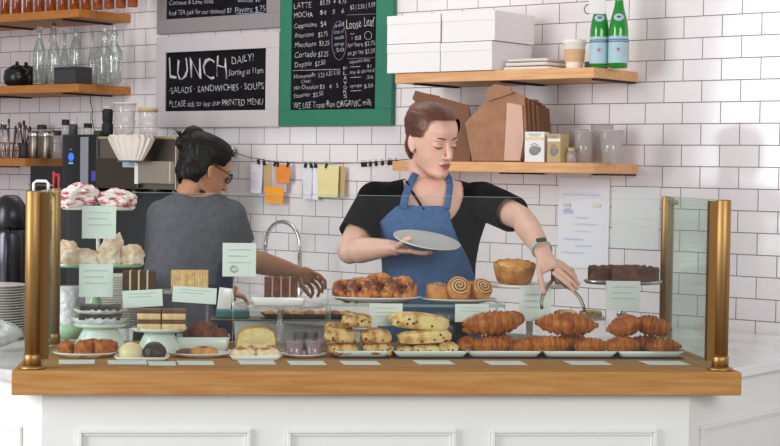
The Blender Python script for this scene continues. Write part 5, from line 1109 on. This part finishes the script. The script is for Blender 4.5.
def paper_liner(z, w_, lab, h=.014):
    mb = MB(); rs = []
    for i, (k, zz) in enumerate(((.9, 0), (1.0, h*.5), (1.08, h), (1.02, h*1.02), (.9, .002), (.2, .0015))):
        rs.append([Vector((w_/2*k*cos(2*pi*q/44)*(1+.05*sin(q*2.7+i)), .042*k*sin(2*pi*q/44)*(1+.06*sin(q*1.9)), zz+(.003*sin(q*3.1) if i in (2, 3) else 0))) for q in range(44)])
    o = mb.rings(rs).build('waxed_paper_liner', M['plastic_wrap'], loc=(Xc, .47, H+z)); tag(o, lab, 'paper liner', 'waxed papers between the chocolate slabs')
paper_liner(zc+.0005, .155, 'lower crumpled waxed paper on the white stand', .022); choc_layer(zc+.018, .062, 'in the lower layer on the white stand')
paper_liner(zc+.034, .145, 'upper crumpled waxed paper between the chocolate layers', .013); choc_layer(zc+.046, .060, 'on top of the white stand')
zb = at(160, 329, .45).z-H
pedestal('cake_stand', 159, .46, zb, .083, 'mint pedestal cake stand carrying layered chocolate bars', 'mint_china', 'pale pedestal cake stands', .066, sy=.8)
g = 'layered chocolate bars on the mint stand'
for lay in range(2):
    for k in range(2):
        x = fx(161.5+(k-.5)*24.5, .445); t = thing('layered_bar', (x, .44, H+zb+.001+lay*.0305), '%s layered bar with chocolate top in the %s layer on the mint stand' % (('left', 'right')[k], ('lower', 'upper')[lay]), 'bar', g, rotz=.03*(k-lay))
        MB().rbox((0, 0, .009), (.068, .062, .018), .002, 2).build('biscuit_base', M['biscuit'], t); MB().rbox((0, 0, .0235), (.070, .064, .011), .003, 2).build('chocolate_top', M['choc'], t)
# two tier stand with meringues
zg1 = at(95, 266, .64).z-H; zg2 = at(97, 208, .64).z-H
tg_ = pedestal('green_cake_stand', 95, .715, zg1, .150, 'wide jade green cake stand piled with cream meringues', 'jade', None, .060, flare=False, sy=.52)
tt = pedestal('upper_cake_stand', 97, .715, zg2-zg1-.002, .115, 'upper clear cake stand with pink meringues, standing on the green one', 'china', None, .030, flare=False, sy=.52); tt.location.z = H+zg1+.0015
def mer(u, Y, z, size, seed, mt, lb, g, rot=(0, 0, 0)): return food(blob(size, seed, .30, 2.4, 48, 34, .45, .85), 'meringue', M[mt], u, Y, z, lb, 'meringue', g, rot)
g = 'pink meringues on the upper stand'
mer(79, .700, zg2+.004, (.060, .040, .046), 2, 'pinkmeringue', 'left raspberry streaked meringue on the upper stand', g, (0, -.15, .2))
mer(115, .700, zg2+.004, (.058, .040, .036), 5, 'pinkmeringue', 'right peaked raspberry streaked meringue on the upper stand', g, (0, .05, -.1))
g = 'cream meringues on the green stand'
for u, Y, sz, sd, z, lb in ((63, .715, (.046, .034, .050), 11, 0, 'tall golden meringue at the left of the green stand'), (81, .668, (.060, .028, .032), 12, 0, 'flat white meringue at the front left of the green stand'), (108, .675, (.038, .030, .046), 13, 0, 'broad meringue in the middle of the green stand'), (130, .695, (.040, .032, .042), 14, 0, 'cracked meringue at the right edge of the green stand'), (112, .765, (.036, .024, .064), 15, 0, 'tall meringue at the back of the green stand')):
    mer(u, Y, zg1+.004+z, sz, sd, 'meringue', lb, g)
# --- layer cake slices on a raised dish
zs = at(165, 290, .60).z-H
t = thing('raised_dish', (fx(167, .60), .60, H+.0005), 'raised pale dish on slim legs holding two upright cake slices', 'cake stand')
MB().rbox((0, 0, zs-.005), (.285, .10, .010), .02, 4).build('dish_top', M['clear2'], t)
for x in (-.12, .12):
    for y in (-.03, .03): MB().lathe([(.006, 0), (.004, .004), (.004, zs-.010)], (x, y, 0), 10).build('leg', M['clear'], t)
def slice_(u, Y, z, wd, h, dp, n, ms, mi_, lb, mtop, g, nm='layer_cake_slice'):
    t = thing(nm, (fx(u, Y), Y, H+z), lb, 'cake slice', g); k_ = n+(n-1)*.24; lw = wd/k_; x = -wd/2
    for i in range(n):
        MB().prism([(x+.0002, -dp/2), (x+lw-.0002, -dp/2), (x+lw-.0002, dp/2), (x+.0002, dp/2)], 0, h).build('sponge_layer', M[ms], t, bevel=.001); x += lw
        if i < n-1: MB().prism([(x, -dp/2-.001), (x+lw*.24, -dp/2-.001), (x+lw*.24, dp/2), (x, dp/2)], 0, h*1.01).build('icing_layer', M[mi_], t); x += lw*.24
    return t
slice_(138.5, .59, zs+.001, .098, .058, .06, 4, 'sponge_dark', 'icing', 'upright dark layer cake slice with cream stripes', None, 'upright cake slices')
slice_(189, .59, zs+.001, .112, .060, .06, 5, 'sponge_gold', 'icing_berry', 'upright golden layer cake slice with pink stripes', None, 'upright cake slices')
# --- glass cake stand with chocolate slice
zq = at(281, 306, .54).z-H
pedestal('glass_cake_stand', 279.5, .56, zq, .142, 'clear glass pedestal cake stand carrying a chocolate layer slice', 'clear2', None, .045, flare=False, sy=.75)
t = oval_plate(278, .54, .168, .075, 'narrow white rectangular dish on the glass cake stand', 'rectangular_dish', 'dish', zq+.004, 'china', .024, True)
slice_(280, .54, zq+.010, .100, .078, .045, 4, 'chococake', 'icing_pink', 'upright chocolate layer slice in the narrow white dish', None, None)
# --- rack behind with roasted pastry pieces and a teal board
zr = at(300, 318, .70).z-H
t = thing('steel_riser_rack', (fx(283, .71), .71, H+.0005), 'low steel rack at the back edge of the wooden top', 'rack')
MB().rbox((0, 0, zr-.004), (.46, .10, .006), .01, 3).build('rack_top', M['steel'], t)
for x in (-.21, .21): MB().tube([(x, -.04, 0), (x, -.04, zr-.006)], .004, 8).tube([(x, .04, 0), (x, .04, zr-.006)], .004, 8).tube([(x, -.04, .012), (x, .04, .012)], .003, 8).build('leg_frame', M['steel'], t)
oval_plate(308, .71, .30, .09, 'dark oven tray of orange pastry pieces on the steel rack', 'oven_tray', 'tray', zr, 'darkgrey', .014, True)
for k in range(7): food(blob((.024, .026, .013), k+30, .25, 2.4, 22, 14, .5), 'orange_pastry_piece', M['bun'] if k % 2 else M['pielining'], 270+k*12.6, .70+.01*(k % 2), zr+PB, ('pastry piece at the left end of the dark oven tray' if k == 0 else 'pastry piece at the right end of the dark oven tray' if k == 6 else 'orange brown pastry piece inside the row on the oven tray'), 'pastry', 'pastry pieces on the oven tray')
zt2 = at(231, 298, .71).z-H
o = MB().rbox((0, 0, 0), (.105, .07, .022), .008, 3).build('teal_container', M['teal'], loc=(fx(232, .71), .71, H+zr+.0125)); tag(o, 'teal plastic container at the left end of the steel rack', 'container')
# --- sticky buns and rolls on the riser
ZR = .150
oval_plate(375, .505, .280, .150, 'white oval plate piled with sticky ring buns', z=ZR, h=.016)
g = 'sticky ring buns on the oval plate'
def ringbun(u, Y, z, R, r, seed, tilt, yaw, lb):
    mb = MB(); N_ = 40; S = 16; rs = []
    for i in range(N_):
        a = 2*pi*i/N_; row = []
        for k in range(S):
            b = 2*pi*k/S; q = 1+.38*noise.noise(Vector((cos(a)*2.2+seed, sin(a)*2.2, cos(b))))+.12*noise.noise(Vector((cos(a)*6+seed, sin(a)*6, sin(b)*2)))
            row.append(Vector(((R+r*q*cos(b))*cos(a), (R+r*q*cos(b))*sin(a), r*q*sin(b)*1.1)))
        rs.append(row)
    rs.append(rs[0]); mb.rings(rs, caps=False)
    o = mb.build('sticky_ring_bun', M['bun'], loc=(fx(u, Y), Y, H+z)); o.rotation_euler = (tilt, 0, yaw); tag(o, lb, 'bun', g); return o
for a in ((344, .50, .030, .023, .0165, 1, .9, .25, 'leftmost sticky ring bun on the oval plate'), (359, .485, .034, .024, .018, 2, 1.1, -.2, 'sticky ring bun second from the left'), (379, .490, .042, .027, .0185, 3, 1.25, .1, 'tallest sticky ring bun in the middle of the pile'), (402, .495, .034, .026, .0175, 4, 1.1, -.15, 'rightmost sticky ring bun on the oval plate'),
          (367, .525, .030, .026, .018, 5, .5, 0, 'sticky ring bun behind the tallest one'), (390, .53, .032, .026, .018, 6, .7, 0, 'sticky ring bun behind the rightmost one')):
    ringbun(a[0], a[1], ZR+PB+a[2], a[3], a[4], a[5], a[6], a[7], a[8])
oval_plate(458, .505, .240, .150, 'white oval plate carrying cinnamon rolls', z=ZR, h=.012)
g = 'cinnamon rolls on the oval plate'
def cinroll(u, Y, z, R, h, seed, tilt, yaw, lb):
    t = thing('cinnamon_roll', (fx(u, Y), Y, H+z), lb, 'roll', g); t.rotation_euler = (tilt, 0, yaw)
    mb = MB(); S = 36; rs = []
    for zz, k in ((0, .80), (.004, .94), (h*.5, 1.02), (h*.85, .97), (h, .84), (h*1.06, .5), (h*1.06, .02)):
        rs.append([Vector((R*k*cos(2*pi*q/S)*(1+.06*noise.noise(Vector((q*.25, seed, zz*20)))), R*k*sin(2*pi*q/S)*(1+.06*noise.noise(Vector((q*.25+5, seed, zz*20)))), zz)) for q in range(S)])
    mb.rings(rs).build('roll_dough', M['roll'], t)
    sp = []; 
    for q in range(70): a = q*.26; r = R*(.06+.78*q/70); sp.append((r*cos(a), r*sin(a), h*(1.09-.16*(q/70)**2)))
    MB().tube(sp, .0026, 6).build('cinnamon_swirl', M['rollswirl'], t)
    sp = [(x*1.0-R*.05*y/R, y*1.0+R*.05*x/R, z_+.0004) for x, y, z_ in [((R*(.02+.78*q/70))*cos(q*.26+1.3), (R*(.02+.78*q/70))*sin(q*.26+1.3), h*(1.09-.16*(q/70)**2)) for q in range(66)]]
    MB().tube(sp, .0022, 6).build('pale_crumb_swirl', M['rollice'], t)
cinroll(437, .515, ZR+PB+.002, .040, .046, 1, .12, .3, 'left cinnamon roll lying flat on the oval plate')
cinroll(457, .490, ZR+PB+.029, .036, .036, 2, .95, 0, 'middle cinnamon roll tipped to show its spiral')
cinroll(478, .500, ZR+PB+.026, .033, .036, 3, .90, .35, 'right cinnamon roll tipped to show its spiral')
food(blob((.040, .034, .036), 44, .08, 2, 28, 18, .6), 'plain_bun', M['roll'], 470, .545, ZR+PB, 'plain bun behind the tipped cinnamon rolls', 'bun')
# --- pie and second pastry on a pedestal platter, chocolate torte on a silver stand
zp = at(528, 285, .56).z-H
t = pedestal('platter_stand', 529, .56, zp, .148, 'white oval pedestal platter behind the reaching hand', 'china', None, .060, flare=False, sy=.62)
o = MB().rbox((0, 0, .0008), (.15, .10, .0014), .02, 3).build('parchment', M['boxshade'], loc=(fx(510, .56), .56, H+zp+.0035)); tag(o, 'sheet of parchment under the deep tart', 'parchment')
t = thing('deep_tart', (fx(512.5, .55), .55, H+zp+.005), 'deep round tart with golden top on the pedestal platter', 'tart'); t.rotation_euler = (.20, 0, 0); t.location.z += .006
mb = MB(); rs = []
for zz, r in ((0, .050), (.003, .053), (.030, .060), (.048, .064), (.056, .064), (.058, .058), (.052, .052)): rs.append([Vector(((r+.0016*(1 if q % 2 else -1)*min(1, zz*60+.2))*cos(2*pi*q/56), (r+.0016*(1 if q % 2 else -1))*sin(2*pi*q/56), zz+(.002*sin(q*1.3) if zz > .045 else 0))) for q in range(56)])
mb.rings(rs).build('pastry_case', M['pie'], t); MB().ball((0, 0, .052), (.054, .054, .014), 30, 14, fn=lambda d: 1+.12*noise.noise(d*5)).build('golden_filling', M['pielining'], t)
food(blob((.036, .034, .034), 51, .12, 2.2, 28, 18, .7), 'round_brioche', M['bun'], 563, .56, zp+.004, 'round golden bun half hidden behind the wrist', 'bun')
zk = at(621, 281.5, .54).z-H
pedestal('silver_cake_stand', 621.5, .535, zk, .125, 'silver pedestal cake stand carrying a cut chocolate torte', 'silver', None, .055, flare=False, sy=.62)
t = thing('chocolate_torte', (fx(622, .535), .535, H+zk+.005), 'dark chocolate torte with a slice removed, on the silver stand', 'cake')
def cakepart(a0, a1, r, z0, z1, nm, mt, sy=.62):
    pts = [(0, 0)]+[(r*cos(a0+(a1-a0)*k/30)*(1+.006*sin(k*2.3)), r*sin(a0+(a1-a0)*k/30)*sy) for k in range(31)]
    return MB().prism(pts, z0, z1).build(nm, M[mt], t, bevel=.002)
cakepart(RD(-118), RD(200), .112, 0, .040, 'torte_body', 'chococake'); 
mb = MB(); rnd = random.Random(9)
for k in range(70):
    a = RD(-112)+rnd.random()*RD(304); r = .106*math.sqrt(rnd.random()); mb.ball((r*cos(a), r*sin(a)*.62, .041), (rnd.uniform(.005, .011), rnd.uniform(.004, .008), rnd.uniform(.003, .006)), 8, 6)
mb.build('crumble_topping', M['chococake'], t)
# --- flat golden pastries behind the middle croissants
zf = at(577, 318, .60).z-H
pedestal('low_pastry_stand', 580, .66, zf-.004, .085, 'low white stand behind the middle croissant tray', 'china', None, .05, flare=False, sy=.55)
for u, sd, lb in ((565, 61, 'left'), (590, 62, 'right')): 
    o = food(blob((.036, .034, .014), sd, .12, 2.4, 28, 16, .5, .7), 'flat_fruit_pastry', M['fruit_scone'], u, .645, zf+.001, lb+' flat golden pastry behind the middle croissants', 'pastry', 'flat golden pastries'); speck(o, (.036, .034, .014), 4, sd, M['berry'], .0025)
# black lidded container under the riser
t = thing('black_container', (fx(449, .53), .53, H+.001), 'black plastic container with a domed clear lid under the riser', 'container')
MB().rbox((0, 0, .045), (.11, .10, .09), .015, 3).build('container_base', M['black'], t); MB().rbox((0, 0, .105), (.112, .102, .030), .02, 3, zr=.014).build('domed_lid', M['clear2'], t)
# ================================================================== PRICE CARDS
def card(u0, v0, u1, v1, Y, label, tilt=0, lean=0.12, lines=3, holder=None, group='mint price cards'):
    a, b = at(u0, (v0+v1)/2, Y), at(u1, (v0+v1)/2, Y); zb_, zt_ = at((u0+u1)/2, v1, Y).z, at((u0+u1)/2, v0, Y).z; wd, h = b.x-a.x, zt_-zb_
    t = thing('price_card', ((a.x+b.x)/2, Y, zb_), label, 'price card', group); t.rotation_euler = (-lean, tilt, 0)
    MB().box((0, 0, h/2), (wd, .0016, h)).build('card_sheet', M['card'], t)
    rnd = random.Random(int(u0)); mb = MB()
    for k in range(lines):
        z = h*(.80-.19*k); L0, L1 = -wd*.34, wd*(.34-.12*(k % 2)); n = 26
        P = [(L0+(L1-L0)*i/n, -.0013, z+h*.022*sin(i*1.9+k)+h*.014*rnd.uniform(-1, 1)) for i in range(n+1)]
        mb.tube(P, .0007, 4)
    mb.build('handwriting', M['ink'], t)
    return t
card(82, 206, 116, 238.5, .652, 'price card hanging below the pink meringues', lean=0)
card(79, 264, 113, 297, .634, 'price card hanging from the edge of the jade green stand', lean=0)
card(123, 290, 163, 307, .545, 'tilted price card below the dark upright slice', tilt=-.06, lines=2)
card(172, 287, 216, 303, .545, 'tilted price card below the golden upright slice', tilt=.06, lines=2)
c = card(222.5, 243, 256, 276.5, .46, 'price card held up on a tall wire stem', lines=3, lean=0)
t = thing('card_holder', (fx(232.5, .463), .463, H+.0005), 'tall wire card holder with a curled clip', 'card holder'); zz = at(232, 272, .463).z-H
MB().lathe([(.020, 0), (.020, .004), (.004, .008)], seg=20).build('base', M['silver'], t); MB().tube([(0, 0, .006), (0, 0, zz)], .0016, 8).build('stem', M['silver'], t)
MB().tube([(.009*sin(a*pi/8), -.0055, zz+.009-.009*cos(a*pi/8)) for a in range(17)], .0016, 8).build('curled_clip', M['silver'], t)
card(369, 303.5, 402.5, 326, .412, 'price card hanging under the sticky bun plate', lean=0)
card(455, 304, 489, 322, .412, 'price card hanging under the cinnamon rolls', lean=0, lines=2)
card(519, 288, 551, 321, .460, 'price card below the pedestal platter, between the tong arms', lean=0)
card(606, 281, 640, 311, .455, 'price card hanging below the chocolate torte', lean=0)
for u0, u1, v, lb in ((58, 95, 362, 'in front of the dusted balls'), (107, 147, 362.5, 'in front of the domed cakes'), (147.5, 176, 363.5, 'between the domed cakes and the cookies'), (177, 214, 363, 'in front of the cookies'), (238, 275, 362.5, 'in front of the pale glazed pastries'), (288, 325, 363, 'in front of the pink cups'), (341, 379, 363, 'in front of the square scones'), (415, 452, 362.5, 'in front of the long fruit scones'), (486, 524, 363, 'in front of the left croissants'), (567, 608, 363, 'in front of the middle croissants'), (643, 685, 363, 'in front of the right croissants')):
    a, b = onz(u0, v, .001), onz(u1, v, .001); t = thing('flat_price_card', ((a.x+b.x)/2, (a.y+b.y)/2, H+.0008), 'flat price card lying '+lb, 'price card', 'flat price cards on the wood')
    wd = b.x-a.x; MB().prism([(-wd/2+.006, -.045), (wd/2+.002, -.045), (wd/2-.004, .045), (-wd/2-.002, .045)], 0, .0012).build('card_sheet', M['card'], t)
    P = [(-wd*.3+wd*.6*i/20, .015+.003*sin(i*2.1), .0014) for i in range(21)]; MB().tube(P, .0007, 4).build('handwriting', M['ink'], t)
# ================================================================== LEFT COUNTER ODDS AND ENDS
mb = MB(); rs = []
for i in range(9):
    k = sin(pi*(i+.6)/9.6); rs.append([Vector((.085*k*cos(2*pi*q/34)*(1+.22*noise.noise(Vector((q*.7, i*.9, 2)))), .055*k*sin(2*pi*q/34)*(1+.22*noise.noise(Vector((q*.7, i*.9, 5)))), .075*i/8+.012*noise.noise(Vector((q*.8, i, 9)))+.012)) for q in range(34)])
o = mb.rings(rs).build('crumpled_plastic_wrap', M['plastic_wrap'], loc=(at(4, 350, .56).x-.03, .56, ZB+.002)); tag(o, 'crumpled clear plastic wrap on the marble left of the case', 'plastic wrap')
t = thing('ribbed_container', (fx(69, .92), .92, ZB+.001), 'ribbed translucent container standing in a jade green bowl', 'container')
MB().rings([[Vector(((.040+.012*z/.17+.0018*(1 if q % 2 else -1))*cos(2*pi*q/48), (.040+.012*z/.17)*sin(2*pi*q/48), z)) for q in range(48)] for z in (.01, .06, .12, .17)]).build('ribbed_body', M['plastic_wrap'], t)
MB().lathe([(.030, 0), (.055, .010), (.075, .050), (.072, .050), (.052, .012), (.0531, .011)], seg=32, caps=False).build('green_bowl', M['jade'], t)
